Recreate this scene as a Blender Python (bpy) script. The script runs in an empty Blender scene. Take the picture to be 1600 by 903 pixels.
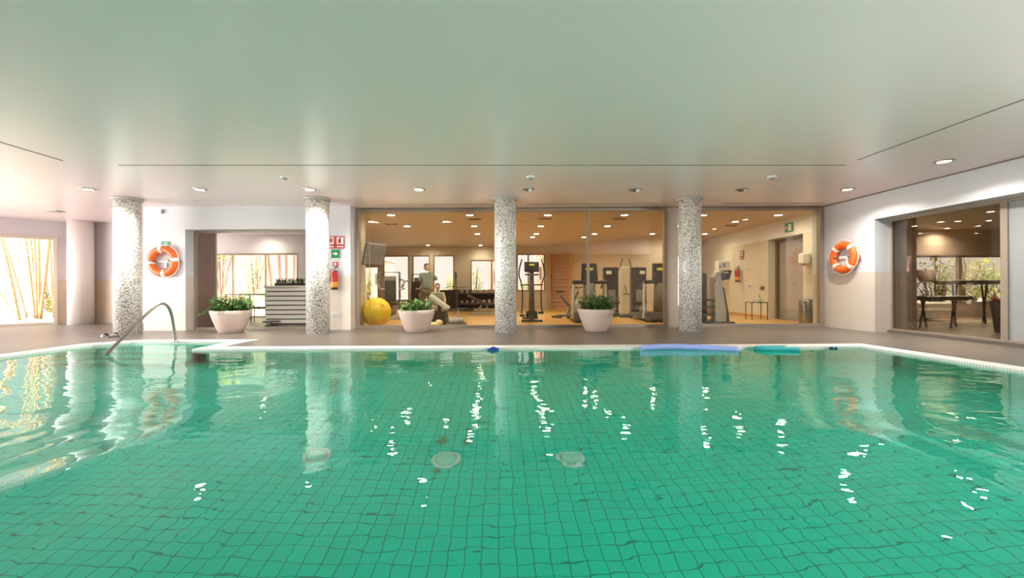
import bpy, bmesh, math, random
from mathutils import Vector, Matrix
random.seed(7)
PI = math.pi
SC = bpy.context.scene
COL = SC.collection

# ------------------------------------------------------------------ camera, sky, exposure
F, H, ROLL = 650.0, 0.98, math.radians(0.26)
CEIL = 2.98
cam_d = bpy.data.cameras.new('camera')
cam = bpy.data.objects.new('camera', cam_d)
COL.objects.link(cam)
cam.location = (0, 0, H)
cam.rotation_euler = (PI / 2, ROLL, 0)
cam_d.sensor_width = 36.0
cam_d.lens = 36.0 * F / 1600.0
cam_d.shift_y = -1.0 / 1600.0
cam_d.clip_start = 0.02
cam_d.clip_end = 300
SC.camera = cam

SKY, SKY_FAR = 9.2, 0.34
w = bpy.data.worlds.new('sky')
SC.world = w
w.use_nodes = True
bg = w.node_tree.nodes['Background']
bg.inputs[0].default_value = (1.0, 0.955, 0.93, 1)
# hazy bright sky: set bright behind the camera to light the hall, dim beyond the windows
_tc = w.node_tree.nodes.new('ShaderNodeTexCoord')
_sx = w.node_tree.nodes.new('ShaderNodeSeparateXYZ')
w.node_tree.links.new(_tc.outputs['Generated'], _sx.inputs[0])
_mr = w.node_tree.nodes.new('ShaderNodeMapRange')
_mr.interpolation_type = 'SMOOTHSTEP'
for _i, _v in ((1, -0.05), (2, 0.5), (3, SKY), (4, SKY_FAR)):
    _mr.inputs[_i].default_value = _v
w.node_tree.links.new(_sx.outputs[1], _mr.inputs[0])
w.node_tree.links.new(_mr.outputs[0], bg.inputs[1])
POOL_LAMP, GYM_LAMP = 16.0, 2.3

SC.view_settings.view_transform = 'Standard'
SC.view_settings.look = 'None'
SC.view_settings.exposure = 2.0
SC.view_settings.gamma = 1.0
SC.view_settings.use_curve_mapping = False
cy = SC.cycles
cy.max_bounces = 12
cy.diffuse_bounces = 5
cy.glossy_bounces = 5
cy.transmission_bounces = 8
cy.transparent_max_bounces = 24
cy.sample_clamp_indirect = 4.0
cy.caustics_refractive = True
cy.caustics_reflective = False
cy.use_denoising = True


def portal(name, loc, rot, sx, sy):
    d = bpy.data.lights.new(name, 'AREA')
    d.shape = 'RECTANGLE'
    d.size, d.size_y = sx, sy
    d.cycles.is_portal = True
    o = bpy.data.objects.new(name, d)
    COL.objects.link(o)
    o.location = loc
    o.rotation_euler = rot
    return o


# daylight enters through the hall windows, the right one added (portals only guide the sky light)
portal('sky_portal', (-16.0, 3.9, 1.35), (PI / 2, 0, -PI / 2), 10.6, 2.5)
portal('sky_portal', (8.75, -1.2, 1.35), (PI / 2, 0, PI / 2), 5.4, 2.5)
portal('sky_portal', (-14.4, 10.9, 1.25), (PI / 2, 0, -PI * 0.752), 3.6, 2.4)


# ------------------------------------------------------------------ picture measurements -> places
def ray(x, y):
    u, v = x - 800.0, 451.5 - y
    ca, sa = math.cos(ROLL), math.sin(ROLL)
    return (u * ca + v * sa) / F, (-u * sa + v * ca - 1.0) / F


def at(x, y, Y):
    a, b = ray(x, y)
    return Vector((a * Y, Y, H + b * Y))


def on_plane(x, y, z=0.0):
    a, b = ray(x, y)
    Y = (z - H) / b
    return Vector((a * Y, Y, z))


# ------------------------------------------------------------------ materials
MATS = {}


class NT:
    def __init__(self, name):
        self.m = bpy.data.materials.new(name)
        self.m.use_nodes = True
        self.t = self.m.node_tree
        self.b = self.t.nodes['Principled BSDF']
        self.out = self.t.nodes['Material Output']

    def n(self, typ, **kw):
        nd = self.t.nodes.new(typ)
        for k, v in kw.items():
            setattr(nd, k, v)
        return nd

    def l(self, a, b):
        self.t.links.new(a, b)

    def math(self, op, a, b=None, c=None):
        nd = self.n('ShaderNodeMath', operation=op)
        for i, v in enumerate((a, b, c)):
            if v is None:
                continue
            if isinstance(v, (int, float)):
                nd.inputs[i].default_value = v
            else:
                self.l(v, nd.inputs[i])
        return nd.outputs[0]

    def mix(self, f, a, b):
        nd = self.n('ShaderNodeMix', data_type='RGBA')
        for sock, v in ((nd.inputs[0], f), (nd.inputs[6], a), (nd.inputs[7], b)):
            if isinstance(v, (int, float)):
                sock.default_value = v
            elif isinstance(v, tuple):
                sock.default_value = (*v, 1) if len(v) == 3 else v
            else:
                self.l(v, sock)
        return nd.outputs[2]

    def noise(self, vec, scale, detail=2.0, rough=0.5):
        nd = self.n('ShaderNodeTexNoise')
        nd.inputs['Scale'].default_value = scale
        nd.inputs['Detail'].default_value = detail
        nd.inputs['Roughness'].default_value = rough
        if vec is not None:
            self.l(vec, nd.inputs['Vector'])
        return nd.outputs[0]

    def obj(self):
        return self.n('ShaderNodeTexCoord').outputs['Object']

    def uv(self):
        return self.n('ShaderNodeTexCoord').outputs['UV']

    def world_pos(self):
        return self.n('ShaderNodeNewGeometry').outputs['Position']

    def mapping(self, vec, scale=(1, 1, 1), rot=(0, 0, 0), loc=(0, 0, 0)):
        nd = self.n('ShaderNodeMapping')
        nd.inputs['Scale'].default_value = scale
        nd.inputs['Rotation'].default_value = rot
        nd.inputs['Location'].default_value = loc
        self.l(vec, nd.inputs['Vector'])
        return nd.outputs[0]

    def sep(self, vec):
        nd = self.n('ShaderNodeSeparateXYZ')
        self.l(vec, nd.inputs[0])
        return nd.outputs

    def bump(self, h, dist=0.01, strength=1.0, normal_in=None):
        nd = self.n('ShaderNodeBump')
        nd.inputs['Distance'].default_value = dist
        nd.inputs['Strength'].default_value = strength
        self.l(h, nd.inputs['Height'])
        if normal_in is None:
            self.l(nd.outputs[0], self.b.inputs['Normal'])
        else:
            self.l(nd.outputs[0], normal_in)
        return nd

    def brick(self, vec, c1, c2, mortar, bw, rh, ms=0.004, offset=0.5):
        nd = self.n('ShaderNodeTexBrick')
        nd.offset = offset
        nd.inputs['Color1'].default_value = (*c1, 1)
        nd.inputs['Color2'].default_value = (*c2, 1)
        nd.inputs['Mortar'].default_value = (*mortar, 1)
        nd.inputs['Scale'].default_value = 1.0
        nd.inputs['Mortar Size'].default_value = ms
        nd.inputs['Mortar Smooth'].default_value = 0.1
        nd.inputs['Bias'].default_value = 0.0
        nd.inputs['Brick Width'].default_value = bw
        nd.inputs['Row Height'].default_value = rh
        self.l(vec, nd.inputs['Vector'])
        return nd

    def set(self, **kw):
        for k, v in kw.items():
            s = self.b.inputs[k.replace('_', ' ')]
            if isinstance(v, tuple):
                s.default_value = (*v, 1)
            else:
                s.default_value = v


def mat(name, col, rough=0.5, metal=0.0, var=0.06, scale=18.0, bump=0.0, spec=0.5, coat=0.0):
    """plain material with a little procedural variation"""
    if name in MATS:
        return MATS[name]
    t = NT(name)
    n = t.noise(t.obj(), scale, 3.0)
    lo = tuple(max(0.0, c * (1 - var)) for c in col)
    hi = tuple(min(1.0, c * (1 + var)) for c in col)
    t.l(t.mix(n, lo, hi), t.b.inputs['Base Color'])
    t.set(Roughness=rough, Metallic=metal)
    t.b.inputs['Specular IOR Level'].default_value = spec
    t.b.inputs['Coat Weight'].default_value = coat
    if bump:
        t.bump(n, bump)
    MATS[name] = t.m
    return t.m


def emit(name, col, strength):
    if name in MATS:
        return MATS[name]
    t = NT(name)
    t.set(Base_Color=col, Emission_Color=col)
    t.b.inputs['Emission Strength'].default_value = strength
    MATS[name] = t.m
    return t.m


def glass(name, tint=(0.93, 0.93, 0.90), refl=0.045, white=0.0, col=(0.8, 0.8, 0.8)):
    """thin architectural pane: see-through plus an angle dependent mirror layer"""
    if name in MATS:
        return MATS[name]
    t = NT(name)
    lw = t.n('ShaderNodeLayerWeight')
    lw.inputs['Blend'].default_value = 0.5
    f5 = t.math('POWER', lw.outputs['Facing'], 5.0)
    fr = t.math('MULTIPLY_ADD', f5, 1.0 - refl, refl)
    tr = t.n('ShaderNodeBsdfTransparent')
    tr.inputs[0].default_value = (*tint, 1)
    gl = t.n('ShaderNodeBsdfGlossy')
    gl.inputs['Roughness'].default_value = 0.0
    gl.inputs['Color'].default_value = (1, 1, 1, 1)
    base = tr.outputs[0]
    if white:
        df = t.n('ShaderNodeBsdfDiffuse')
        df.inputs[0].default_value = (*col, 1)
        m0 = t.n('ShaderNodeMixShader')
        m0.inputs[0].default_value = white
        t.l(base, m0.inputs[1])
        t.l(df.outputs[0], m0.inputs[2])
        base = m0.outputs[0]
    ms = t.n('ShaderNodeMixShader')
    t.l(fr, ms.inputs[0])
    t.l(base, ms.inputs[1])
    t.l(gl.outputs[0], ms.inputs[2])
    t.l(ms.outputs[0], t.out.inputs[0])
    MATS[name] = t.m
    return t.m


def make_mats():
    # wall: tan tile dado up to 1.3 m, pale lilac-white render above
    for key, up, lo1, lo2 in (('wall', (0.66, 0.665, 0.70), (0.64, 0.57, 0.495), (0.60, 0.535, 0.46)),
                              ('wall_lilac', (0.56, 0.51, 0.53), (0.54, 0.44, 0.34), (0.50, 0.41, 0.31))):
        t = NT(key)
        p = t.world_pos()
        s = t.sep(p)
        c = t.n('ShaderNodeCombineXYZ')
        t.l(t.math('ADD', s[0], s[1]), c.inputs[0])
        t.l(s[2], c.inputs[1])
        br = t.brick(c.outputs[0], lo1, lo2, tuple(v * 0.85 for v in lo1), 0.6, 0.325, 0.003, 0.0)
        n = t.noise(p, 3.0, 4.0)
        upc = t.mix(n, tuple(v * 0.96 for v in up), up)
        is_up = t.math('GREATER_THAN', s[2], 1.3)
        t.l(t.mix(is_up, br.outputs[0], upc), t.b.inputs['Base Color'])
        t.l(t.math('MULTIPLY_ADD', is_up, 0.35, 0.3), t.b.inputs['Roughness'])
        MATS[key] = t.m
    # gym wall: tile to 2.45 m then white
    t = NT('gym_wall')
    p = t.world_pos()
    s = t.sep(p)
    c = t.n('ShaderNodeCombineXYZ')
    t.l(t.math('ADD', s[0], s[1]), c.inputs[0])
    t.l(s[2], c.inputs[1])
    br = t.brick(c.outputs[0], (0.78, 0.74, 0.62), (0.75, 0.71, 0.60), (0.68, 0.64, 0.54), 0.6, 0.35, 0.003, 0.0)
    is_up = t.math('GREATER_THAN', s[2], 2.45)
    t.l(t.mix(is_up, br.outputs[0], (0.82, 0.79, 0.74)), t.b.inputs['Base Color'])
    t.set(Roughness=0.55)
    MATS['gym_wall'] = t.m
    # ceiling: satin lacquered panels
    t = NT('ceiling')
    n = t.noise(t.world_pos(), 0.7, 5.0, 0.6)
    t.l(t.mix(n, (0.94, 0.80, 0.80), (0.96, 0.83, 0.83)), t.b.inputs['Base Color'])
    t.set(Roughness=0.3)
    t.b.inputs['Specular IOR Level'].default_value = 0.6
    MATS['ceiling'] = t.m
    t = NT('gym_ceiling')
    n = t.noise(t.world_pos(), 0.9, 4.0)
    t.l(t.mix(n, (0.60, 0.48, 0.31), (0.66, 0.53, 0.35)), t.b.inputs['Base Color'])
    t.set(Roughness=0.6)
    MATS['gym_ceiling'] = t.m
    # deck: large honed brown-grey stone slabs
    t = NT('deck')
    p = t.world_pos()
    br = t.brick(p, (0.138, 0.118, 0.099), (0.128, 0.109, 0.091), (0.108, 0.092, 0.077), 1.2, 0.6, 0.004, 0.5)
    n = t.noise(t.mapping(p, (1, 3, 1)), 2.5, 6.0, 0.6)
    t.l(t.mix(t.math('MULTIPLY', n, 0.5), br.outputs[0], (0.158, 0.136, 0.116)), t.b.inputs['Base Color'])
    t.l(t.math('MULTIPLY_ADD', n, 0.2, 0.25), t.b.inputs['Roughness'])
    MATS['deck'] = t.m
    # overflow rim: white plastic grating
    t = NT('rim')
    s = t.sep(t.world_pos())
    st = t.math('FRACT', t.math('MULTIPLY', t.math('ADD', s[0], s[1]), 33.0))
    g = t.math('GREATER_THAN', st, 0.82)
    t.l(t.mix(g, (0.93, 0.92, 0.88), (0.55, 0.56, 0.52)), t.b.inputs['Base Color'])
    t.set(Roughness=0.35)
    MATS['rim'] = t.m
    # pool tiles
    t = NT('pool_tile')
    p = t.mapping(t.world_pos(), (1, 1, 1), (0, 0, math.radians(-1.9)))
    s = t.sep(p)
    c = t.n('ShaderNodeCombineXYZ')
    t.l(t.math('ADD', s[0], 0.0), c.inputs[0])
    t.l(t.math('ADD', s[1], s[2]), c.inputs[1])
    br = t.brick(c.outputs[0], (0.003, 0.82, 0.60), (0.004, 0.77, 0.56), (0.003, 0.28, 0.21), 0.105, 0.105, 0.0034, 0.0)
    n = t.noise(p, 1.3, 4.0)
    n2 = t.noise(p, 7.0, 3.0)
    spot = t.math('MULTIPLY', t.math('GREATER_THAN', n2, 0.66), 0.15)
    base = t.mix(t.math('MULTIPLY', n, 0.25), br.outputs[0], (0.006, 0.66, 0.47))
    base = t.mix(spot, base, (0.02, 0.40, 0.30))
    # rusty stains beside the middle inlet
    for (cx_, cy_, rr, amt) in ((-0.66, 3.95, 0.085, 0.75), (-0.43, 3.95, 0.065, 0.65), (-0.63, 3.42, 0.05, 0.5)):
        dx = t.math('SUBTRACT', t.sep(t.world_pos())[0], cx_)
        dy = t.math('MULTIPLY', t.math('SUBTRACT', t.sep(t.world_pos())[1], cy_), 0.7)
        dd = t.math('SQRT', t.math('ADD', t.math('MULTIPLY', dx, dx), t.math('MULTIPLY', dy, dy)))
        mk = t.n('ShaderNodeMapRange')
        mk.interpolation_type = 'SMOOTHSTEP'
        for i_, v_ in ((1, rr * 0.3), (2, rr), (3, amt), (4, 0.0)):
            mk.inputs[i_].default_value = v_
        t.l(t.math('ADD', dd, t.math('MULTIPLY', t.math('SUBTRACT', n2, 0.5), rr)), mk.inputs[0])
        base = t.mix(mk.outputs[0], base, (0.16, 0.22, 0.04))
    t.l(base, t.b.inputs['Base Color'])
    t.set(Roughness=0.5)
    MATS['pool_tile'] = t.m
    # water surface
    t = NT('water')
    p = t.world_pos()
    a = t.noise(t.mapping(p, (1.0, 1.5, 1)), 1.1, 1.0, 0.4)
    b = t.noise(t.mapping(p, (1.0, 1.6, 1), (0, 0, 0.5)), 3.6, 2.0, 0.5)
    sx = t.sep(p)

    def ramp(v, lo, hi, o0, o1):
        nd = t.n('ShaderNodeMapRange')
        nd.interpolation_type = 'SMOOTHSTEP'
        for i_, v_ in ((1, lo), (2, hi), (3, o0), (4, o1)):
            nd.inputs[i_].default_value = v_
        t.l(v, nd.inputs[0])
        return nd.outputs[0]
    # long low swells running along both sides of the near half of the pool
    side = t.math('MULTIPLY', ramp(t.math('ABSOLUTE', sx[0]), 1.9, 2.7, 0.0, 1.0), ramp(sx[1], 2.5, 3.5, 1.0, 0.0))
    c = t.noise(t.mapping(p, (2.4, 0.55, 1), (0, 0, 0.12)), 1.0, 1.5, 0.4)
    swell = t.math('MULTIPLY', t.math('MULTIPLY', c, side), 0.075)
    hgt = t.math('ADD', swell, t.math('MULTIPLY_ADD', b, 0.0047, t.math('MULTIPLY', a, 0.012)))
    gl = t.n('ShaderNodeBsdfGlass')
    gl.inputs['Roughness'].default_value = 0.0
    gl.inputs['IOR'].default_value = 1.333
    gl.inputs['Color'].default_value = (0.88, 1.0, 0.98, 1)
    t.bump(hgt, 1.0, 1.0, gl.inputs['Normal'])
    t.l(gl.outputs[0], t.out.inputs[0])
    MATS['water'] = t.m
    # column mosaic: random white and grey chips (uv is in metres)
    t = NT('mosaic')
    uv = t.uv()
    sc = t.mapping(uv, (54, 54, 54))
    wn = t.n('ShaderNodeTexVoronoi')
    wn.distance = 'CHEBYCHEV'
    wn.inputs['Scale'].default_value = 1.0
    wn.inputs['Randomness'].default_value = 0.55
    t.l(sc, wn.inputs['Vector'])
    sp = t.n('ShaderNodeSeparateColor')
    t.l(wn.outputs['Color'], sp.inputs[0])
    r = t.n('ShaderNodeValToRGB')
    r.color_ramp.interpolation = 'CONSTANT'
    el = r.color_ramp.elements
    el[0].position, el[0].color = 0.0, (0.26, 0.25, 0.225, 1)
    el[1].position, el[1].color = 0.19, (0.48, 0.46, 0.42, 1)
    for pos, cc in ((0.32, (0.84, 0.82, 0.78)), (0.7, (0.78, 0.75, 0.69)), (0.85, (0.88, 0.87, 0.84))):
        e = el.new(pos)
        e.color = (*cc, 1)
    t.l(sp.outputs[0], r.inputs[0])
    t.l(r.outputs[0], t.b.inputs['Base Color'])
    t.set(Roughness=0.3)
    MATS['mosaic'] = t.m
    # wood floor of the gym
    t = NT('gym_floor')
    p = t.world_pos()
    br = t.brick(p, (0.64, 0.37, 0.09), (0.58, 0.33, 0.075), (0.44, 0.25, 0.06), 1.4, 0.12, 0.002)
    n = t.noise(t.mapping(p, (2, 20, 1)), 2.0, 3.0)
    t.l(t.mix(t.math('MULTIPLY', n, 0.3), br.outputs[0], (0.68, 0.42, 0.12)), t.b.inputs['Base Color'])
    t.set(Roughness=0.3)
    MATS['gym_floor'] = t.m
    # foliage
    for key, c1, c2 in (('leaf', (0.035, 0.13, 0.025), (0.13, 0.30, 0.06)), ('leaf_yellow', (0.30, 0.38, 0.05), (0.65, 0.58, 0.08)),
                        ('leaf_pale', (0.22, 0.32, 0.12), (0.50, 0.55, 0.25))):
        t = NT(key)
        n = t.noise(t.obj(), 9.0, 2.0)
        t.l(t.mix(n, c1, c2), t.b.inputs['Base Color'])
        t.set(Roughness=0.4)
        MATS[key] = t.m
    # bamboo
    t = NT('bamboo')
    s = t.sep(t.obj())
    st = t.math('FRACT', t.math('MULTIPLY', s[2], 3.2))
    n = t.noise(t.obj(), 6.0, 3.0)
    base = t.mix(n, (0.22, 0.10, 0.03), (0.31, 0.17, 0.055))
    t.l(t.mix(t.math('GREATER_THAN', st, 0.93), base, (0.13, 0.06, 0.02)), t.b.inputs['Base Color'])
    t.set(Roughness=0.45)
    MATS['bamboo'] = t.m
    # brushed steel
    t = NT('steel')
    n = t.noise(t.mapping(t.obj(), (40, 40, 2)), 4.0, 2.0)
    t.l(t.mix(n, (0.27, 0.235, 0.195), (0.36, 0.32, 0.27)), t.b.inputs['Base Color'])
    t.set(Roughness=0.28, Metallic=1.0)
    MATS['steel'] = t.m


make_mats()
M_FRAME = mat('frame_bronze', (0.36, 0.30, 0.24), 0.4, 0.3)
M_FRAME_D = mat('frame_dark', (0.20, 0.165, 0.13), 0.4, 0.3)
M_BLACK = mat('black_plastic', (0.025, 0.024, 0.022), 0.4)
M_DARK = mat('dark_grey', (0.07, 0.068, 0.062), 0.45)
M_GREY = mat('machine_grey', (0.32, 0.32, 0.31), 0.4)
M_SILVER = mat('machine_silver', (0.55, 0.54, 0.51), 0.32, 0.5)
M_WHITE = mat('white_plastic', (0.85, 0.84, 0.82), 0.4)
M_ORANGE = mat('buoy_orange', (0.90, 0.145, 0.015), 0.45)
M_BUOYW = mat('buoy_white', (0.88, 0.80, 0.74), 0.5)
M_RED = mat('fire_red', (0.55, 0.02, 0.02), 0.35)
M_GREEN = mat('sign_green', (0.01, 0.26, 0.10), 0.45)
M_YELLOW = mat('ball_yellow', (0.85, 0.60, 0.02), 0.35)
M_CLAY = mat('planter_clay', (0.66, 0.52, 0.45), 0.6, var=0.05, bump=0.002)
M_SOIL = mat('soil', (0.06, 0.04, 0.025), 0.95, bump=0.01)
M_WOOD = mat('beech', (0.66, 0.38, 0.15), 0.45, scale=8)
M_PAD = mat('dark_vinyl', (0.05, 0.048, 0.045), 0.5)
M_LOGO = mat('logo_yellow', (0.62, 0.62, 0.05), 0.5)
M_PINK = mat('pink_render', (0.78, 0.33, 0.25), 0.8)
M_CHAR = mat('charcoal', (0.045, 0.04, 0.038), 0.6)


# ------------------------------------------------------------------ mesh builder
class MB:
    def __init__(self):
        self.bm = bmesh.new()
        self.uvl = self.bm.loops.layers.uv.new('UVMap')

    def _xf(self, verts, loc, rot):
        m = Matrix.Translation(Vector(loc))
        if rot is not None:
            m = m @ (rot if isinstance(rot, Matrix) else (Matrix.Rotation(rot[2], 4, 'Z') @ Matrix.Rotation(rot[1], 4, 'Y') @ Matrix.Rotation(rot[0], 4, 'X')))
        bmesh.ops.transform(self.bm, matrix=m, verts=verts)

    def box(self, c, s, rot=None, bevel=0.0, seg=2):
        r = bmesh.ops.create_cube(self.bm, size=1.0)
        vs = r['verts']
        bmesh.ops.scale(self.bm, vec=Vector(s), verts=vs)
        if bevel:
            es = list({e for v in vs for e in v.link_edges})
            rb = bmesh.ops.bevel(self.bm, geom=es, offset=bevel, segments=seg, affect='EDGES', profile=0.5)
            vs = list({v for f in rb['faces'] for v in f.verts} | {v for v in vs if v.is_valid})
        self._xf(vs, c, rot)
        return self

    def box2(self, a, b, bevel=0.0):
        a, b = Vector(a), Vector(b)
        d = b - a
        return self.box((a + b) / 2, (abs(d.x), abs(d.y), abs(d.z)), None, bevel)

    def prism(self, pts, z0, z1):
        n = len(pts)
        area = sum(pts[i][0] * pts[(i + 1) % n][1] - pts[(i + 1) % n][0] * pts[i][1] for i in range(n))
        if area < 0:
            pts = pts[::-1]
        lo = [self.bm.verts.new((p[0], p[1], z0)) for p in pts]
        hi = [self.bm.verts.new((p[0], p[1], z1)) for p in pts]
        self.bm.faces.new(hi)
        self.bm.faces.new(lo[::-1])
        for i in range(n):
            j = (i + 1) % n
            self.bm.faces.new((lo[i], lo[j], hi[j], hi[i]))
        return self

    def wall(self, p0, p1, z0, z1, t):
        """slab from p0 to p1, thickness t to the left of the direction"""
        p0, p1 = Vector(p0[:2]), Vector(p1[:2])
        d = (p1 - p0).normalized()
        nn = Vector((-d.y, d.x)) * t
        return self.prism([tuple(p0), tuple(p1), tuple(p1 + nn), tuple(p0 + nn)], z0, z1)

    def tube(self, pts, r, seg=10, caps=True):
        pts = [Vector(p) for p in pts]
        rs = r if isinstance(r, (list, tuple)) else [r] * len(pts)
        rings = []
        prev = None
        for i, p in enumerate(pts):
            a = pts[max(0, i - 1)]
            b = pts[min(len(pts) - 1, i + 1)]
            t = (b - a)
            t = t.normalized() if t.length > 1e-9 else Vector((0, 0, 1))
            if prev is None:
                up = Vector((0, 0, 1)) if abs(t.z) < 0.9 else Vector((1, 0, 0))
                x = up.cross(t).normalized()
            else:
                x = (prev - t * prev.dot(t))
                x = x.normalized() if x.length > 1e-6 else Vector((1, 0, 0))
            prev = x
            y = t.cross(x)
            rings.append([self.bm.verts.new(p + (x * math.cos(2 * PI * k / seg) + y * math.sin(2 * PI * k / seg)) * rs[i]) for k in range(seg)])
        for i in range(len(rings) - 1):
            for k in range(seg):
                j = (k + 1) % seg
                f = self.bm.faces.new((rings[i][k], rings[i][j], rings[i + 1][j], rings[i + 1][k]))
                f.smooth = True
        if caps:
            self.bm.faces.new(rings[0][::-1])
            self.bm.faces.new(rings[-1])
        return self

    def cyl(self, p0, p1, r0, r1=None, seg=20):
        return self.tube([p0, p1], [r0, r0 if r1 is None else r1], seg)

    def lathe(self, prof, seg=40, c=(0, 0, 0), rot=None, cap0=True, cap1=True):
        vs = []
        rings = []
        for (r, z) in prof:
            ring = [self.bm.verts.new((r * math.cos(2 * PI * k / seg), r * math.sin(2 * PI * k / seg), z)) for k in range(seg)]
            rings.append(ring)
            vs += ring
        rmax = max(p[0] for p in prof)
        for i in range(len(rings) - 1):
            for k in range(seg):
                j = (k + 1) % seg
                f = self.bm.faces.new((rings[i][k], rings[i][j], rings[i + 1][j], rings[i + 1][k]))
                f.smooth = True
                uu = (2 * PI * rmax * k / seg, 2 * PI * rmax * (k + 1) / seg)
                zz = (prof[i][1], prof[i + 1][1])
                for lp, q in zip(f.loops, ((0, 0), (1, 0), (1, 1), (0, 1))):
                    lp[self.uvl].uv = (uu[q[0]], zz[q[1]])
        if cap0:
            self.bm.faces.new(rings[0][::-1])
        if cap1:
            self.bm.faces.new(rings[-1])
        self._xf(vs, c, rot)
        return self

    def ball(self, c, s, seg=20, rot=None):
        r = bmesh.ops.create_uvsphere(self.bm, u_segments=seg, v_segments=max(6, seg // 2), radius=1.0)
        vs = r['verts']
        s = (s, s, s) if isinstance(s, (int, float)) else s
        bmesh.ops.scale(self.bm, vec=Vector(s), verts=vs)
        for f in {f for v in vs for f in v.link_faces}:
            f.smooth = True
        self._xf(vs, c, rot)
        return self

    def torus(self, R, r, a0=0.0, a1=2 * PI, seg=48, rs=16, c=(0, 0, 0), rot=None, flat=1.0):
        """ring in the local XZ plane, axis Y"""
        full = abs(a1 - a0 - 2 * PI) < 1e-6
        n = seg if full else seg + 1
        rings = []
        vs = []
        for i in range(n):
            a = a0 + (a1 - a0) * i / seg
            ring = []
            for k in range(rs):
                b = 2 * PI * k / rs
                rad = R + r * math.cos(b)
                ring.append(self.bm.verts.new((rad * math.cos(a), r * flat * math.sin(b), rad * math.sin(a))))
            rings.append(ring)
            vs += ring
        for i in range(n if full else n - 1):
            A, B = rings[i], rings[(i + 1) % n]
            for k in range(rs):
                j = (k + 1) % rs
                f = self.bm.faces.new((A[k], B[k], B[j], A[j]))
                f.smooth = True
        if not full:
            self.bm.faces.new(rings[0])
            self.bm.faces.new(rings[-1][::-1])
        self._xf(vs, c, rot)
        return self

    def plate(self, poly, y0, y1, c=(0, 0, 0), rot=None):
        """outline in local XZ extruded along Y"""
        n = len(poly)
        a = [self.bm.verts.new((p[0], y0, p[1])) for p in poly]
        b = [self.bm.verts.new((p[0], y1, p[1])) for p in poly]
        self.bm.faces.new(a)
        self.bm.faces.new(b[::-1])
        for i in range(n):
            j = (i + 1) % n
            self.bm.faces.new((a[j], a[i], b[i], b[j]))
        self._xf(a + b, c, rot)
        return self

    def leaf(self, p, d, length, width, droop=0.4, seg=4):
        p, d = Vector(p), Vector(d).normalized()
        side = d.cross(Vector((0, 0, 1)))
        side = side.normalized() if side.length > 1e-4 else Vector((1, 0, 0))
        rows = []
        q = p.copy()
        for i in range(seg + 1):
            t = i / seg
            wd = width * (math.sin(PI * min(1.0, 0.12 + t * 0.88)) ** 0.8)
            nrm = side.cross(d)
            rows.append((self.bm.verts.new(q - side * wd / 2 + nrm * wd * 0.12), self.bm.verts.new(q), self.bm.verts.new(q + side * wd / 2 + nrm * wd * 0.12)))
            d = (d + Vector((0, 0, -droop / seg))).normalized()
            q = q + d * (length / seg)
        for i in range(seg):
            for k in (0, 1):
                f = self.bm.faces.new((rows[i][k], rows[i][k + 1], rows[i + 1][k + 1], rows[i + 1][k]))
                f.smooth = True
        return self

    def build(self, name, material, parent=None, loc=(0, 0, 0), rz=0.0, fix=True):
        if fix:
            bmesh.ops.recalc_face_normals(self.bm, faces=self.bm.faces)
        me = bpy.data.meshes.new(name)
        self.bm.to_mesh(me)
        self.bm.free()
        mats = material if isinstance(material, (list, tuple)) else [material]
        for m in mats:
            me.materials.append(MATS[m] if isinstance(m, str) else m)
        o = bpy.data.objects.new(name, me)
        COL.objects.link(o)
        o.location = loc
        o.rotation_euler = (0, 0, rz)
        if parent is not None:
            o.parent = parent
        return o


def tag(o, label=None, cat=None, group=None, kind=None):
    if label:
        o['label'] = label
    if cat:
        o['category'] = cat
    if group:
        o['group'] = group
    if kind:
        o['kind'] = kind
    return o


def thing(name, label, cat, loc=(0, 0, 0), rz=0.0, group=None):
    o = bpy.data.objects.new(name, None)
    o.empty_display_size = 0.1
    COL.objects.link(o)
    o.location = loc
    o.rotation_euler = (0, 0, rz)
    return tag(o, label, cat, group, 'thing')


def struct(name, mb, m):
    return tag(mb.build(name, m), kind='structure')


def dup(root, loc, rz=None, label=None, group=None):
    r = root.copy()
    COL.objects.link(r)
    r.location = loc
    if rz is not None:
        r.rotation_euler = (0, 0, rz)
    if label:
        r['label'] = label
    if group:
        r['group'] = group
    for ch in list(root.children):
        c = ch.copy()
        COL.objects.link(c)
        c.parent = r
        for g in list(ch.children):
            d = g.copy()
            COL.objects.link(d)
            d.parent = c
    return r
# ================================================================== THE SETTING
G_GYM = glass('glass_gym', (0.95, 0.935, 0.89), 0.045)
G_CLEAR = glass('glass_clear', (0.96, 0.96, 0.95), 0.04)
G_TINT = glass('glass_smoked', (0.78, 0.73, 0.67), 0.08)
G_VEIL = glass('glass_painted_reflection', (0.9, 0.92, 0.93), 0.06, 0.55, (0.50, 0.52, 0.54))  # pale diffuse share stands in for the outdoors mirrored in this pane
M_BACK = mat('gym_back_render', (0.66, 0.60, 0.50), 0.7, var=0.03)
M_LOBBY = mat('lobby_render', (0.62, 0.60, 0.62), 0.6, var=0.03)
M_MAROON = mat('maroon_panel', (0.22, 0.12, 0.10), 0.35)
M_SEAM = mat('shadow_gap', (0.20, 0.19, 0.17), 0.8)  # flat dark strips carry the shade of the ceiling gaps in their colour
M_SPA = mat('spa_render', (0.50, 0.42, 0.36), 0.6, var=0.04)

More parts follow.
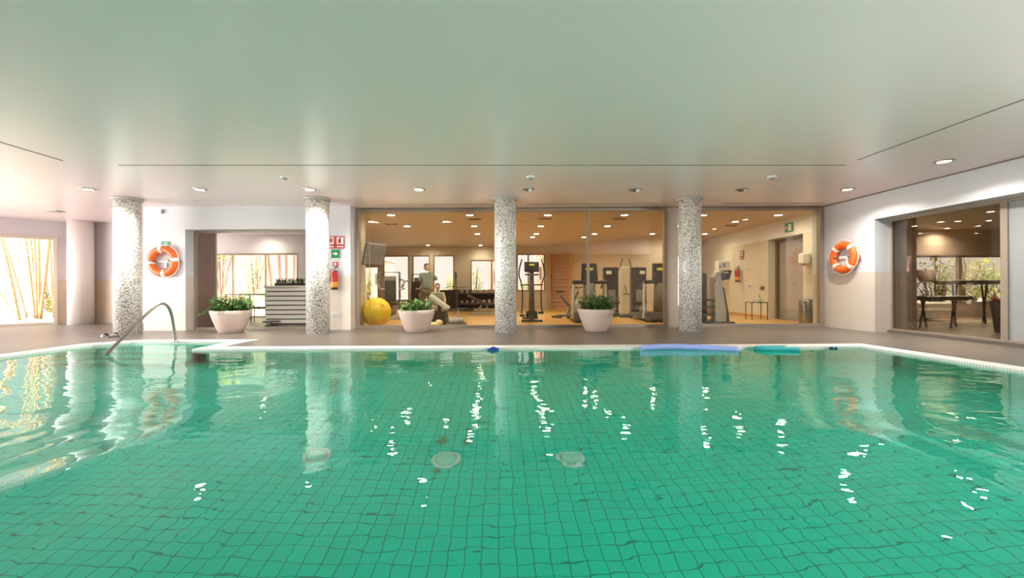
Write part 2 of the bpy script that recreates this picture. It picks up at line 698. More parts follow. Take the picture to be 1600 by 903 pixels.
# deck, with the pool cut out
mb = MB()
for poly in ([(-4.98, 7.15), (6.0, 7.15), (8.8, 7.15), (8.8, 10.42), (-4.98, 10.42)],
             [(-7.3, 8.15), (-4.98, 8.15), (-4.98, 10.42), (-7.3, 10.42)],
             [(-7.85, 7.6), (-7.3, 8.15), (-7.3, 10.42), (-7.85, 10.42)],
             [(-16.4, -4.4), (-7.85, -4.4), (-7.85, 12.5), (-16.4, 12.5)],
             [(6.0, 7.15), (6.56, 0.2), (6.56, -4.4), (8.8, -4.4), (8.8, 7.15)],
             [(-7.85, -4.4), (6.56, -4.4), (6.56, 0.2), (-7.85, 0.2)]):
    mb.prism(poly, -0.3, 0.0)
struct('floor', mb, 'deck')

# white overflow grating round the water
mb = MB()
for poly in ([(-5.28, 6.85), (5.73, 6.85), (6.0, 7.15), (-4.98, 7.15)],
             [(-5.28, 6.85), (-4.98, 7.15), (-4.98, 8.15), (-5.28, 7.85)],
             [(-5.28, 7.85), (-4.98, 8.15), (-7.3, 8.15), (-7.18, 7.85)],
             [(-7.18, 7.85), (-7.3, 8.15), (-7.85, 7.6), (-7.55, 7.48)],
             [(-7.55, 7.48), (-7.85, 7.6), (-7.85, 0.2), (-7.55, 0.5)],
             [(-7.55, 0.5), (-7.85, 0.2), (6.56, 0.2), (6.27, 0.5)],
             [(6.27, 0.5), (6.56, 0.2), (6.0, 7.15), (5.73, 6.85)]):
    mb.prism(poly, -0.12, 0.004)
struct('trim_pool_rim', mb, 'rim')

# pool basin: tiled floor, walls and the entry steps in the niche
mb = MB()
PD = -1.23
pool = [(-7.55, 0.5), (6.27, 0.5), (5.73, 6.85), (-5.28, 6.85), (-5.28, 7.85), (-7.18, 7.85), (-7.55, 7.48)]
mb.prism([(-7.8, 0.2), (6.6, 0.2), (6.0, 7.2), (-5.0, 7.2), (-5.0, 8.2), (-7.8, 8.2)], PD - 0.15, PD)
struct('floor_pool', mb, 'pool_tile')
mb = MB()
for i in range(len(pool)):
    p, q = pool[i], pool[(i + 1) % len(pool)]
    mb.wall(q, p, PD, -0.11, 0.22)
struct('wall_pool', mb, 'pool_tile')
mb = MB()
for k in range(4):
    mb.box2((-7.55, 7.45 - 0.32 * k, PD), (-5.28, 7.85 - 0.32 * k if k else 7.85, -0.25 - 0.24 * k))
struct('trim_pool_steps', mb, 'pool_tile')
mb = MB()
vs = [mb.bm.verts.new((p[0], p[1], -0.03)) for p in pool]
wf = mb.bm.faces.new(vs)
wf.normal_update()
if wf.normal.z < 0:
    wf.normal_flip()
wat = mb.build('water', 'water', fix=False)
tag(wat, 'rippled emerald green water filling the indoor swimming pool', 'water', None, 'stuff')

# ceiling of the hall
mb = MB()
mb.prism([(-16.4, -4.4), (8.8, -4.4), (8.8, 10.55), (-8.5, 10.55), (-8.5, 12.6), (-16.4, 12.6)], CEIL, CEIL + 0.2)
struct('ceiling', mb, 'ceiling')


def seam(n, p, q, wd=0.022):
    m = MB()
    d = (Vector(q) - Vector(p)).normalized()
    nn = Vector((-d.y, d.x)) * wd / 2
    p, q = Vector(p), Vector(q)
    m.prism([tuple(p - nn), tuple(q - nn), tuple(q + nn), tuple(p + nn)], CEIL - 0.004, CEIL + 0.02)
    struct('trim_%d' % n, m, M_SEAM)


def ceil_pt(x, y):
    p = on_plane(x, y, CEIL)
    return (p.x, p.y)


seam(1, ceil_pt(185, 258), ceil_pt(1322, 258))
a, b = Vector(ceil_pt(1340, 250)), Vector(ceil_pt(1600, 155))
seam(2, a, b + (b - a) * 1.2)
a, b = Vector(ceil_pt(98, 251)), Vector(ceil_pt(0, 222))
seam(3, a, b + (b - a) * 3)
seam(4, (-2.1, 9.9), (-0.4, 9.9), 0.03)
seam(5, (0.35, 9.9), (3.5, 9.9), 0.03)
seam(6, (5.0, 9.9), (7.4, 9.9), 0.03)


def xr(Y):
    return 7.745 + 0.035 * (10.38 - Y)


# wall between hall and the rooms behind
mb = MB()
mb.box2((-8.85, 10.0, 0), (-7.85, 10.36, CEIL))
mb.box2((-7.85, 10.0, 2.43), (-4.66, 10.36, CEIL))
mb.box2((-4.66, 10.0, 0), (-3.88, 10.36, CEIL))
struct('wall_back', mb, 'wall')
mb = MB()
mb.prism([(xr(10.7), 10.7), (xr(8.94), 8.94), (8.6, 8.94), (8.6, 10.7)], 0, CEIL)
mb.prism([(xr(8.94), 8.94), (xr(5.2), 5.2), (8.32, 5.2), (8.15, 8.94)], 2.43, CEIL)
mb.prism([(xr(5.2), 5.2), (xr(1.5), 1.5), (8.65, 1.5), (8.6, 5.2)], 0, CEIL)
mb.prism([(xr(1.5), 1.5), (xr(-3.9), -3.9), (8.7, -3.9), (8.65, 1.5)], 2.6, CEIL)
mb.prism([(xr(-3.9), -3.9), (xr(-4.4), -4.4), (8.7, -4.4), (8.7, -3.9)], 0, CEIL)
struct('wall_right', mb, 'wall')
mb = MB()
mb.prism([(xr(10.38) - 0.012, 10.36), (xr(4.0) - 0.012, 4.0), (xr(4.0), 4.0), (xr(10.38), 10.36)], CEIL - 0.02, CEIL)
struct('trim_7', mb, M_SEAM)

# far left wall, its rounded pilaster and the canted window wall
mb = MB()
mb.box2((-12.98, 12.3, 0), (-8.85, 12.5, CEIL))
mb.box2((-9.0, 10.36, 0), (-8.85, 12.3, CEIL))
struct('wall_left', mb, 'wall_lilac')
mb = MB()
mb.lathe([(0.28, 0), (0.28, CEIL)], 40, (-12.45, 12.015, 0))
tag(mb.build('round_pilaster', mat('pilaster_white', (0.80, 0.74, 0.71), 0.5, var=0.03)),
    'smooth pale rounded pilaster on the far left wall beside the bamboo window', 'pilaster', None, 'thing')
c0 = Vector((-12.98, 12.2))
cd = Vector((-0.715, -0.70)).normalized()
mb = MB()
p1, p2, p3 = c0, c0 + cd * 0.24, c0 + cd * 4.1
mb.wall(p1, p2, 0, CEIL, -0.2)
mb.wall(p2, p3, 2.5, CEIL, -0.2)
mb.wall(p3, p3 + cd * 0.1, 0, CEIL, -0.2)
struct('wall_window_side', mb, 'wall_lilac')


def window(n, p0, p1, z0, z1, fm, gm, fw=0.06, depth=0.08, mullions=(), bottom=None, top=None, gt=0.012, panes=None):
    """framed glazing between plan points; mullions = [(distance along, width)]"""
    p0, p1 = Vector(p0), Vector(p1)
    L = (p1 - p0).length
    d = (p1 - p0).normalized()
    ang = math.atan2(d.y, d.x)
    bot = fw if bottom is None else bottom
    tp = fw if top is None else top
    m = MB()
    m.box2((0, -depth / 2, z0), (fw, depth / 2, z1))
    m.box2((L - fw, -depth / 2, z0), (L, depth / 2, z1))
    m.box2((fw, -depth / 2, z0), (L - fw, depth / 2, z0 + bot))
    m.box2((fw, -depth / 2, z1 - tp), (L - fw, depth / 2, z1))
    xs = [fw]
    for mu in mullions:
        q, wd = mu[:2]
        md = mu[2] if len(mu) > 2 else depth
        m.box2((q - wd / 2, -md / 2, z0 + bot), (q + wd / 2, md / 2, z1 - tp))
        xs += [q - wd / 2, q + wd / 2]
    xs.append(L - fw)
    fr = m.build('window_%d' % n, fm, None, (p0.x, p0.y, 0), ang)
    tag(fr, kind='structure')
    for i in range(0, len(xs), 2):
        g = MB()
        g.box2((xs[i], -gt / 2, z0 + bot), (xs[i + 1], gt / 2, z1 - tp))
        gg = gm[(i // 2) % len(gm)] if isinstance(gm, list) else gm
        g.build('pane', gg, fr)
    return fr


window(1, p2, p3, 0.0, 2.5, mat('frame_beige', (0.58, 0.49, 0.40), 0.5), G_CLEAR, 0.07, 0.12)
window(2, (-7.85, 10.30), (-4.66, 10.30), 0.0, 2.43, M_FRAME, G_CLEAR, 0.05, 0.08)
XL, XR = -3.88, 7.745
GY = 10.38
window(3, (XL, GY), (XR, GY), 0.0, CEIL - 0.02, M_FRAME, G_GYM, 0.09, 0.14,
       [(0.33, 0.012, 0.02), (3.75, 0.05), (5.78, 0.065, 0.06), (7.83, 0.33)], 0.07, 0.07)
window(4, (8.155, 8.94), (8.25, 5.2), 0.056, 2.43, M_FRAME, [G_TINT, G_VEIL], 0.05, 0.07, [(2.03, 0.10)], 0.03, 0.06)
mb = MB()
mb.prism([(8.06, 8.94), (8.16, 5.2), (8.5, 5.2), (8.4, 8.94)], 0.0, 0.056)
struct('trim_8', mb, 'deck')

# west glazing of the hall, and an unseen right window added for its daylight
window(5, (-15.9, 8.2), (-15.9, -1.4), 0.0, 2.6, M_FRAME, G_CLEAR, 0.08, 0.1, [(1.92 * k, 0.12) for k in range(1, 5)])
window(6, (8.3, -3.9), (8.3, 1.5), 0.0, 2.6, M_FRAME, G_CLEAR, 0.08, 0.1, [(1.8 * k, 0.12) for k in range(1, 3)])
mb = MB()
mb.box2((-16.1, -1.4, 2.6), (-15.8, 8.2, CEIL))
mb.box2((-16.1, 8.2, 0), (-15.8, 9.4, CEIL))
mb.box2((-16.1, -4.4, 0), (-15.8, -1.4, CEIL))
struct('wall_west', mb, 'wall')
mb = MB()
mb.box2((-16.1, -4.4, 0), (8.8, -4.15, CEIL))
struct('wall_front', mb, mat('front_wall_dark', (0.22, 0.18, 0.15), 0.6))  # unseen wall, coloured dark to weaken its reflection in the gym glass
# unseen mass added over the hall to keep bright sky off the garden
mb = MB()
mb.prism([(-16.4, -4.4), (26, -4.4), (26, 19.75), (-9.0, 19.75), (-6.0, 14.7), (-13.5, 14.7), (-13.5, 12.7), (-16.4, 9.6)], 3.2, 17.0)
struct('wall_sky_blocker', mb, mat('blocker_render', (0.7, 0.66, 0.6), 0.8))

# ---- the gym behind the glass
GC = 2.95
gym_poly = [(-4.05, 10.42), (8.45, 10.42), (8.45, 17.9), (6.0, 17.9), (6.0, 15.6), (1.9, 19.6), (-8.9, 19.6), (-4.25, 11.3), (-4.05, 11.3)]
mb = MB()
mb.prism(gym_poly, -0.2, 0.0)
struct('floor_gym', mb, 'gym_floor')
mb = MB()
mb.prism(gym_poly, GC, GC + 0.15)
struct('ceiling_gym', mb, 'gym_ceiling')
mb = MB()
mb.box2((7.98, 10.46, 0), (8.35, 11.4, GC))
mb.box2((7.98, 11.4, 2.45), (8.35, 12.97, GC))
mb.box2((7.98, 12.97, 0), (8.35, 17.9, GC))
struct('wall_gym_right', mb, 'gym_wall')
mb = MB()
mb.wall((5.9, 15.5), (1.75, 19.5), 0, GC, -0.15)
mb.wall((6.0, 17.8), (5.9, 15.5), 0, GC, -0.12)
mb.box2((5.95, 17.8, 0), (8.35, 17.95, GC))
struct('wall_gym_back', mb, M_BACK)
mb = MB()
mb.box2((-4.2, 10.46, 0), (-3.95, 11.2, GC))
mb.wall((-4.2, 11.2), (-8.9, 19.6), 0, GC, 0.1)
struct('wall_gym_left', mb, mat('gym_olive', (0.50, 0.46, 0.34), 0.6))
# far wall of the gym with its windows
BY = 19.5
wins = [(-6.95, -6.25, 0.05, 2.05, ()), (-6.05, -4.82, 0.42, 2.55, ()), (-4.68, -3.84, 0.42, 2.55, ()), (-3.70, -2.70, 0.42, 2.55, ()),
        (-1.95, 0.05, 0.85, 2.32, ((1.0, 0.07),)), (0.22, 1.55, 0.84, 2.6, ((0.55, 0.07),))]
mb = MB()
x = -8.9
for (xa, xb, za, zb, mu) in wins:
    mb.box2((x, BY, 0), (xa, BY + 0.15, GC))
    mb.box2((xa, BY, 0), (xb, BY + 0.15, za))
    mb.box2((xa, BY, zb), (xb, BY + 0.15, GC))
    x = xb
mb.box2((x, BY, 0), (1.95, BY + 0.15, GC))
struct('wall_gym_far', mb, M_BACK)
for i, (xa, xb, za, zb, mu) in enumerate(wins):
    window(7 + i, (xa, BY + 0.08), (xb, BY + 0.08), za, zb, M_FRAME, G_CLEAR, 0.06, 0.12, mu)
mb = MB()
mb.box2((7.955, 12.97, 0), (7.98, 17.8, 0.09))
mb.box2((5.95, 17.775, 0), (7.98, 17.8, 0.09))
mb.wall((5.9, 15.47), (1.72, 19.5), 0, 0.09, 0.025)
struct('baseboard_gym', mb, M_WOOD)
# grey door in the gym wall
mb = MB()
mb.box2((8.28, 11.42, 0.0), (8.33, 12.95, 2.43))
dr = tag(mb.build('door_1', mat('door_grey', (0.42, 0.38, 0.36), 0.4)), kind='structure')
mb = MB()
mb.box2((8.20, 12.87, 0.0), (8.28, 12.95, 2.43))
mb.box2((8.20, 11.42, 2.36), (8.28, 12.87, 2.43))
mb.build('door_frame', M_FRAME_D, dr)
mb = MB()
mb.box2((8.265, 11.5, 0.02), (8.282, 12.85, 0.32))
mb.build('kick_plate', M_GREY, dr)
mb = MB()
mb.tube([(8.28, 12.2, 1.08), (8.22, 12.2, 1.08), (8.22, 12.05, 1.08)], 0.012)
mb.build('door_handle', 'steel', dr)

# ---- lobby behind the left opening
lob = [(-8.7, 10.38), (-4.66, 10.38), (-4.45, 11.3), (-5.9, 14.6), (-13.4, 14.6), (-13.4, 12.55), (-8.7, 12.55)]
mb = MB()
mb.prism(lob, -0.2, -0.002)
struct('floor_lobby', mb, 'deck')
mb = MB()
mb.prism(lob, 2.9, 3.05)
struct('ceiling_lobby', mb, 'ceiling')
mb = MB()
mb.box2((-8.68, 10.38, 0), (-7.9, 11.1, 2.9))
struct('wall_lobby_side', mb, M_MAROON)
mb = MB()
mb.box2((-13.4, 14.5, 2.24), (-5.9, 14.65, 2.9))
mb.box2((-7.45, 14.5, 0), (-5.9, 14.65, 2.24))
mb.box2((-13.4, 14.5, 0), (-10.9, 14.65, 2.24))
mb.wall((-4.45, 11.3), (-5.95, 14.6), 0, 2.9, -0.08)
struct('wall_lobby', mb, M_LOBBY)
window(13, (-10.9, 14.57), (-7.45, 14.57), 0.0, 2.24, M_FRAME, G_CLEAR, 0.06, 0.1, [(1.15, 0.05), (2.3, 0.05)])

# ---- treatment room behind the right opening
mb = MB()
mb.prism([(8.3, 4.6), (15.8, 4.6), (15.8, 12.7), (8.62, 12.7), (8.62, 8.94), (8.2, 8.94)], -0.2, 0.056)
struct('floor_spa', mb, mat('spa_floor', (0.26, 0.20, 0.16), 0.35))
mb = MB()
mb.prism([(8.3, 4.6), (15.8, 4.6), (15.8, 12.7), (8.62, 12.7), (8.62, 8.94), (8.2, 8.94)], 2.7, 2.85)
struct('ceiling_spa', mb, mat('spa_ceiling', (0.55, 0.47, 0.40), 0.5))
mb = MB()
wx0, wx1, wz0, wz1 = 11.9, 15.0, 0.45, 1.92
mb.box2((8.6, 12.6, 0.056), (wx0, 12.75, 2.7))
mb.box2((wx1, 12.6, 0.056), (15.8, 12.75, 2.7))
mb.box2((wx0, 12.6, 0.056), (wx1, 12.75, wz0))
mb.box2((wx0, 12.6, wz1), (wx1, 12.75, 2.7))
mb.box2((8.6, 8.94, 0.056), (8.7, 12.6, 2.7))
mb.box2((15.7, 4.6, 0.056), (15.8, 12.6, 2.7))
mb.box2((8.6, 4.6, 0.056), (15.7, 4.75, 2.7))
struct('wall_spa', mb, M_SPA)
window(14, (wx0, 12.68), (wx1, 12.68), wz0, wz1, M_FRAME, G_CLEAR, 0.06, 0.1, [(1.72, 0.1)])

# ground outside
mb = MB()
mb.prism([(-40, 9.0), (-16.3, 9.0), (-13.0, 12.5), (-13.0, 19.7), (40, 19.7), (40, 45), (-40, 45)], -0.3, -0.04)
struct('ground', mb, mat('paving', (0.16, 0.145, 0.12), 0.8))
mb = MB()
mb.prism([(8.6, 12.76), (40, 12.76), (40, 19.6), (8.6, 19.6)], -0.3, -0.04)
struct('ground_garden', mb, mat('lawn', (0.06, 0.09, 0.02), 0.9))
# ================================================================== THINGS IN THE POOL HALL
def catmull(pts, n=6):
    pts = [Vector(p) for p in pts]
    out = []
    for i in range(len(pts) - 1):
        p0, p1, p2, p3 = pts[max(0, i - 1)], pts[i], pts[i + 1], pts[min(len(pts) - 1, i + 2)]
        for k in range(n):
            t = k / n
            out.append(0.5 * (2 * p1 + (p2 - p0) * t + (2 * p0 - 5 * p1 + 4 * p2 - p3) * t * t + (3 * p1 - p0 - 3 * p2 + p3) * t ** 3))
    out.append(pts[-1])
    return out


# ---- mosaic columns
col_px = [(200.0, 525, 'leftmost round column of grey and white mosaic, beside the black sandals'),
          (497.0, 523, 'round white and grey mosaic column just left of the fire extinguisher wall'),
          (790.0, 521, 'round white and grey mosaic column between two planters at the middle of the gym glass'),
          (1078.5, 519, 'round white and grey mosaic column beside the wide gym mullion, furthest right')]
proto = None
col_pos = []
for px, py, lab in col_px:
    g = on_plane(px, py)
    Y = g.y + 0.24
    pos = (at(px, 500, Y).x, Y, 0)
    col_pos.append(pos)
    if proto is None:
        proto = thing('mosaic_column', lab, 'column', pos, 0, 'mosaic columns along the pool')
        MB().lathe([(0.24, 0), (0.24, CEIL - 0.05)], 48).build('shaft', 'mosaic', proto)
        MB().lathe([(0.265, CEIL - 0.05), (0.275, CEIL - 0.035), (0.275, CEIL - 0.002)], 48).build('collar', mat('collar_grey', (0.5, 0.48, 0.44), 0.5), proto)
    else:
        dup(proto, pos, None, lab)

# ---- ceiling lamps of the hall
M_LENS = emit('lamp_lens', (1.0, 0.88, 0.66), 26.0)
M_RING = mat('lamp_ring', (0.42, 0.38, 0.33), 0.35, 0.6)


def lamp_light(parent, power, col, r, z):
    d = bpy.data.lights.new('bulb', 'AREA')
    d.shape = 'DISK'
    d.size = 2 * r
    d.energy = power
    d.color = col
    d.spread = math.radians(145)
    o = bpy.data.objects.new('bulb', d)
    COL.objects.link(o)
    o.parent = parent
    o.location = (0, 0, z)
    return o


def downlight(pos, label, group, power, col, r=0.095, lit=True):
    t = thing('ceiling_downlight' if lit else 'eyeball_downlight', label, 'ceiling light', pos, 0, group)
    MB().lathe([(r + 0.03, 0), (r + 0.028, -0.012), (r, -0.02), (r - 0.008, -0.012), (r - 0.01, 0)], 28, cap0=False, cap1=False).build('trim_ring', M_RING, t)
    if lit:
        MB().lathe([(r - 0.01, -0.004), (r * 0.6, -0.010), (0.002, -0.013)], 24).build('lens', M_LENS, t)
        lamp_light(t, power, col, r * 0.8, -0.024)
    else:
        MB().ball((0, 0, -0.002), (r - 0.012, r - 0.012, 0.05), 20).build('eyeball', M_FRAME_D, t)
        MB().cyl((0.03, -0.05, -0.03), (0.042, -0.085, -0.05), 0.035, 0.038, 18).build('spot_lens', mat('spot_glass', (0.75, 0.72, 0.65), 0.2), t)
    return t


def ceil_at(x, y, c=CEIL):
    p = on_plane(x, y, c)
    return (p.x, p.y, c)


WARM = (1.0, 0.96, 0.90)
for x, y, lab in ((137, 295, 'lit round ceiling downlight left of the leftmost mosaic column'),
                  (312, 295.5, 'lit round ceiling downlight above the planter of the left opening'),
                  (484, 295.5, 'lit round ceiling downlight right by the head of the second mosaic column from the left'),
                  (654.5, 295.5, 'lit round ceiling downlight above the middle planter'),
                  (1324, 295.5, 'lit round ceiling downlight above the right lifebuoy'),
                  (1475, 251.5, 'lit round ceiling downlight nearest the camera, by the right wall opening')):
    downlight(ceil_at(x, y), lab, 'downlights of the pool hall', POOL_LAMP, WARM)
for x, y, lab in ((825, 295, 'unlit dark swivel downlight just right of the middle mosaic column'),
                  (992, 295.5, 'unlit dark swivel downlight midway between the two right columns'),
                  (1159, 295.5, 'unlit dark swivel downlight right of the rightmost mosaic column')):
    downlight(ceil_at(x, y), lab, 'unlit swivel downlights of the pool hall', 0, WARM, 0.1, False)
t0 = None
for x, y, lab in ((445, 276, 'small white ceiling detector left of the second column'), (829, 276, 'small white ceiling detector near the middle column'),
                  (1206, 276, 'small white ceiling detector right of the rightmost column')):
    p = ceil_at(x, y)
    if t0 is None:
        t0 = thing('smoke_detector', lab, 'detector', p, 0, 'ceiling detectors of the pool hall')
        MB().lathe([(0.075, 0), (0.075, -0.015), (0.06, -0.03)], 24).build('base', M_WHITE, t0)
        MB().lathe([(0.045, -0.03), (0.042, -0.045), (0.025, -0.052)], 24).build('sensor_cap', M_GREY, t0)
    else:
        dup(t0, p, None, lab)
t = thing('ceiling_vent', 'slim grey ceiling vent near the far left wall', 'vent', ceil_at(85, 330))
MB().box((0, 0, -0.008), (0.34, 0.22, 0.016), None, 0.004).build('frame', M_GREY, t)
for k in range(3):
    MB().box((0, -0.06 + 0.06 * k, -0.02), (0.28, 0.02, 0.012), (0.5, 0, 0)).build('slat', M_FRAME_D, t)


# ---- lifebuoys
def lifebuoy(loc, rz, label, bands):
    t = thing('lifebuoy', label, 'lifebuoy', loc, rz, 'lifebuoys')
    R, r = 0.287, 0.083
    MB().torus(R, r, seg=56, flat=0.82).build('ring', M_ORANGE, t)
    for a in bands:
        a = math.radians(a)
        MB().torus(R, r + 0.004, a - 0.13, a + 0.13, seg=5, flat=0.84).build('band', M_BUOYW, t)
    pts = []
    n = 96
    for i in range(n + 1):
        a = 2 * PI * i / n
        ph = ((math.degrees(a) - bands[0]) % 90) / 90.0
        rad = R + r + 0.004 + 0.035 * math.sin(PI * ph)
        pts.append((rad * math.cos(a + 0.0), -0.012 * math.sin(PI * ph), rad * math.sin(a)))
    MB().tube(pts, 0.009, 6).build('grab_rope', M_BUOYW, t)
    br = MB()
    br.box((0, 0.06, 0.0), (0.50, 0.02, 0.05), None, 0.004)
    br.box((0.02, 0.062, -0.08), (0.045, 0.018, 0.16), None, 0.004)
    b = br.build('wall_bracket', M_WHITE, t)
    for s in (-1, 1):
        h = MB()
        h.tube([(s * 0.19, 0.05, 0.0), (s * 0.19, -0.06, 0.0), (s * 0.19, -0.075, 0.03)], 0.014, 8)
        h.build('hook', M_FRAME_D, b)
        h = MB()
        h.tube([(s * 0.36, 0.065, 0), (s * 0.40, 0.03, 0.0), (s * 0.42, 0.02, 0.005)], 0.014, 8)
        h.build('bracket_arm', M_FRAME_D, b)
    return t


LB = at(255, 408.5, 9.925)
lifebuoy((LB.x, 9.915, LB.z), 0, 'orange and white lifebuoy on the left pier below a small green sign', (97, 187, 277, 367))
a_, b_ = ray(1319, 402)
Yb = (7.745 + 0.035 * 10.38 - 0.08) / (a_ + 0.035)
lifebuoy((xr(Yb) - 0.095, Yb, H + b_ * Yb), -PI / 2 + 0.035, 'orange and white lifebuoy on the right wall beside the glazed corner', (45, 135, 225, 315))


# ---- signs
def sign(name, label, cat, loc, rz, w_, h_, m, pict=None, pm=None, group=None):
    t = thing(name, label, cat, loc, rz, group)
    MB().box((0, -0.006, 0), (w_, 0.012, h_), None, 0.002).build('panel', m, t)
    if pict:
        p = MB()
        pict(p)
        p.build('pictogram', pm or M_WHITE, t)
    return t


def pict_ext(p):
    p.box((-0.035, -0.0135, 0.03), (0.10, 0.003, 0.15))


def pict_ext2(p):
    for (x, z, w_, h_) in ((0.0, -0.11, 0.16, 0.035), (-0.055, 0.035, 0.035, 0.15), (0.06, 0.0, 0.035, 0.07), (0.0, 0.115, 0.14, 0.02)):
        p.box((x, -0.0135, z), (w_, 0.003, h_))


def fire_sign(label, loc, rz, kind):
    """red panel with a white field carrying an extinguisher or a hose reel"""
    t = thing('fire_sign', label, 'sign', loc, rz)
    MB().box((0, -0.006, 0), (0.21, 0.012, 0.30), None, 0.002).build('panel', M_RED, t)
    f = MB()
    f.box((0, -0.0135, 0.04), (0.165, 0.003, 0.175))
    f.box((0, -0.0135, -0.105), (0.16, 0.003, 0.03))
    f.build('white_field', M_WHITE, t)
    p = MB()
    if kind == 'extinguisher':
        p.plate([(-0.03, -0.05), (0.03, -0.05), (0.03, 0.03), (0.014, 0.05), (-0.014, 0.05), (-0.03, 0.03)], -0.0185, -0.0155, (-0.01, 0, 0.03))
        p.plate([(-0.01, 0), (0.01, 0), (0.05, 0.02), (0.045, 0.035), (-0.02, 0.03)], -0.0185, -0.0155, (-0.005, 0, 0.082))
    else:
        p.torus(0.05, 0.012, seg=24, rs=6, c=(0.0, -0.0165, 0.045), flat=0.2)
        p.box((0.0, -0.0165, 0.045), (0.05, 0.003, 0.05))
    p.build('pictogram', M_RED, t)
    return t


q = at(531.5, 378.5, 9.99)
fire_sign('red fire extinguisher sign on the pier right of the second column, fully in view', (q.x, 9.998, q.z), 0, 'extinguisher')
q = at(516.5, 378.5, 9.99)
fire_sign('red fire hose sign half hidden behind the second mosaic column', (q.x, 9.998, q.z), 0, 'hose')
q = at(524, 396.5, 9.99)


def pict_arrow(p):
    p.plate([(-0.06, -0.016), (0.0, -0.016), (0.0, -0.05), (0.065, 0.0), (0.0, 0.05), (0.0, 0.016), (-0.06, 0.016)], -0.016, -0.0125)


sign('exit_arrow_sign', 'square green sign with a white arrow pointing right, above the extinguisher', 'sign', (q.x, 9.998, q.z), 0, 0.20, 0.20, M_GREEN, pict_arrow)
q = at(524, 412.5, 9.99)


def pict_dot(p):
    p.lathe([(0.032, 0), (0.032, 0.004)], 20, (0, -0.0125, 0), (PI / 2, 0, 0))


sign('alarm_call_point', 'small red alarm button box between green arrow sign and extinguisher', 'alarm', (q.x, 9.998, q.z), 0, 0.12, 0.10, M_RED, pict_dot)
q = at(258.5, 381.5, 9.99)
sign('lifebuoy_sign', 'small green sign on the left pier just above the lifebuoy', 'sign', (q.x, 9.998, q.z + 0.0), 0, 0.20, 0.13, M_GREEN,
     lambda p: p.torus(0.035, 0.011, seg=24, rs=8, c=(0.01, -0.0135, -0.01), flat=0.3))
q = at(254, 330.5, 9.99)
t = thing('wall_sensor', 'tiny grey sensor high on the left pier', 'sensor', (q.x, 9.998, q.z))
MB().box((0, -0.02, 0), (0.035, 0.04, 0.10), None, 0.006).build('case', M_GREY, t)
MB().ball((0, -0.042, -0.02), (0.012, 0.008, 0.012), 10).build('lens', M_BLACK, t)


def extinguisher(loc, rz, label):
    t = thing('fire_extinguisher', label, 'fire extinguisher', loc, rz, 'fire extinguishers')
    MB().lathe([(0.07, 0.0), (0.078, 0.015), (0.078, 0.36), (0.06, 0.41), (0.03, 0.435), (0.022, 0.45)], 28).build('cylinder', M_RED, t)
    MB().lathe([(0.0785, 0.05), (0.0795, 0.055), (0.0795, 0.17), (0.0785, 0.175)], 28, cap0=False, cap1=False).build('label_band', mat('label_orange', (0.80, 0.36, 0.03), 0.5), t)
    MB().lathe([(0.073, -0.012), (0.079, -0.008), (0.079, 0.045), (0.073, 0.05)], 28).build('foot_ring', M_BLACK, t)
    MB().lathe([(0.024, 0.45), (0.024, 0.49)], 16).build('valve', M_SILVER, t)
    hd = MB()
    hd.tube([(-0.01, 0, 0.485), (0.05, -0.01, 0.51), (0.11, -0.015, 0.50)], 0.009, 8)
    hd.tube([(-0.01, 0, 0.495), (0.05, -0.01, 0.535), (0.10, -0.015, 0.535)], 0.009, 8)
    hd.build('handle', M_BLACK, t)
    MB().tube(catmull([(-0.02, 0, 0.47), (-0.07, 0, 0.47), (-0.105, 0, 0.40), (-0.095, 0, 0.25), (-0.088, 0, 0.14)]), 0.010, 8).build('hose', M_BLACK, t)
    MB().box((0, 0.085, 0.40), (0.05, 0.03, 0.12)).build('wall_hook', M_DARK, t)
    return t


q = at(521.5, 452, 9.87)
extinguisher((q.x, 9.9, q.z), 0, 'red fire extinguisher with orange band hung beside the second mosaic column')
q = at(525, 491.5, 9.99)
t = thing('double_socket', 'white double wall socket low on the pier below the extinguisher', 'socket', (q.x, 9.998, q.z))
for s in (-1, 1):
    MB().box((s * 0.045, -0.008, 0), (0.08, 0.016, 0.08), None, 0.004).build('plate', M_WHITE, t)
    MB().lathe([(0.026, 0), (0.026, 0.004)], 18, (s * 0.045, -0.0165, 0), (PI / 2, 0, 0)).build('outlet', M_GREY, t)


# ---- planters
def foliage(kind, rnd):
    mb = MB()
    st = MB()
    for i in range(70 if kind != 'low' else 46):
        a = rnd.uniform(0, 2 * PI)
        rad = 0.31 * math.sqrt(rnd.random())
        base = Vector((rad * math.cos(a), rad * math.sin(a), 0.45))
        out = Vector((math.cos(a), math.sin(a), 0)) * (0.25 + rad)
        hgt = rnd.uniform(0.14, 0.36) * (1.2 - rad) * (1.0 if kind != 'low' else 0.75)
        top = base + out * rnd.uniform(0.1, 0.3) + Vector((0, 0, hgt))
        pts = catmull([base, base.lerp(top, 0.5) + Vector((0, 0, 0.03)), top], 3)
        st.tube(pts, 0.005, 5)
        for k in range(8):
            p = pts[min(len(pts) - 1, 1 + k % (len(pts) - 1))] + Vector((rnd.uniform(-.015, .015), rnd.uniform(-.015, .015), 0))
            aa = rnd.uniform(0, 2 * PI)
            mb.leaf(p, (math.cos(aa), math.sin(aa), rnd.uniform(0.2, 1.1)), rnd.uniform(0.09, 0.17), rnd.uniform(0.045, 0.07), rnd.uniform(0.5, 1.4), 3)
    return mb, st


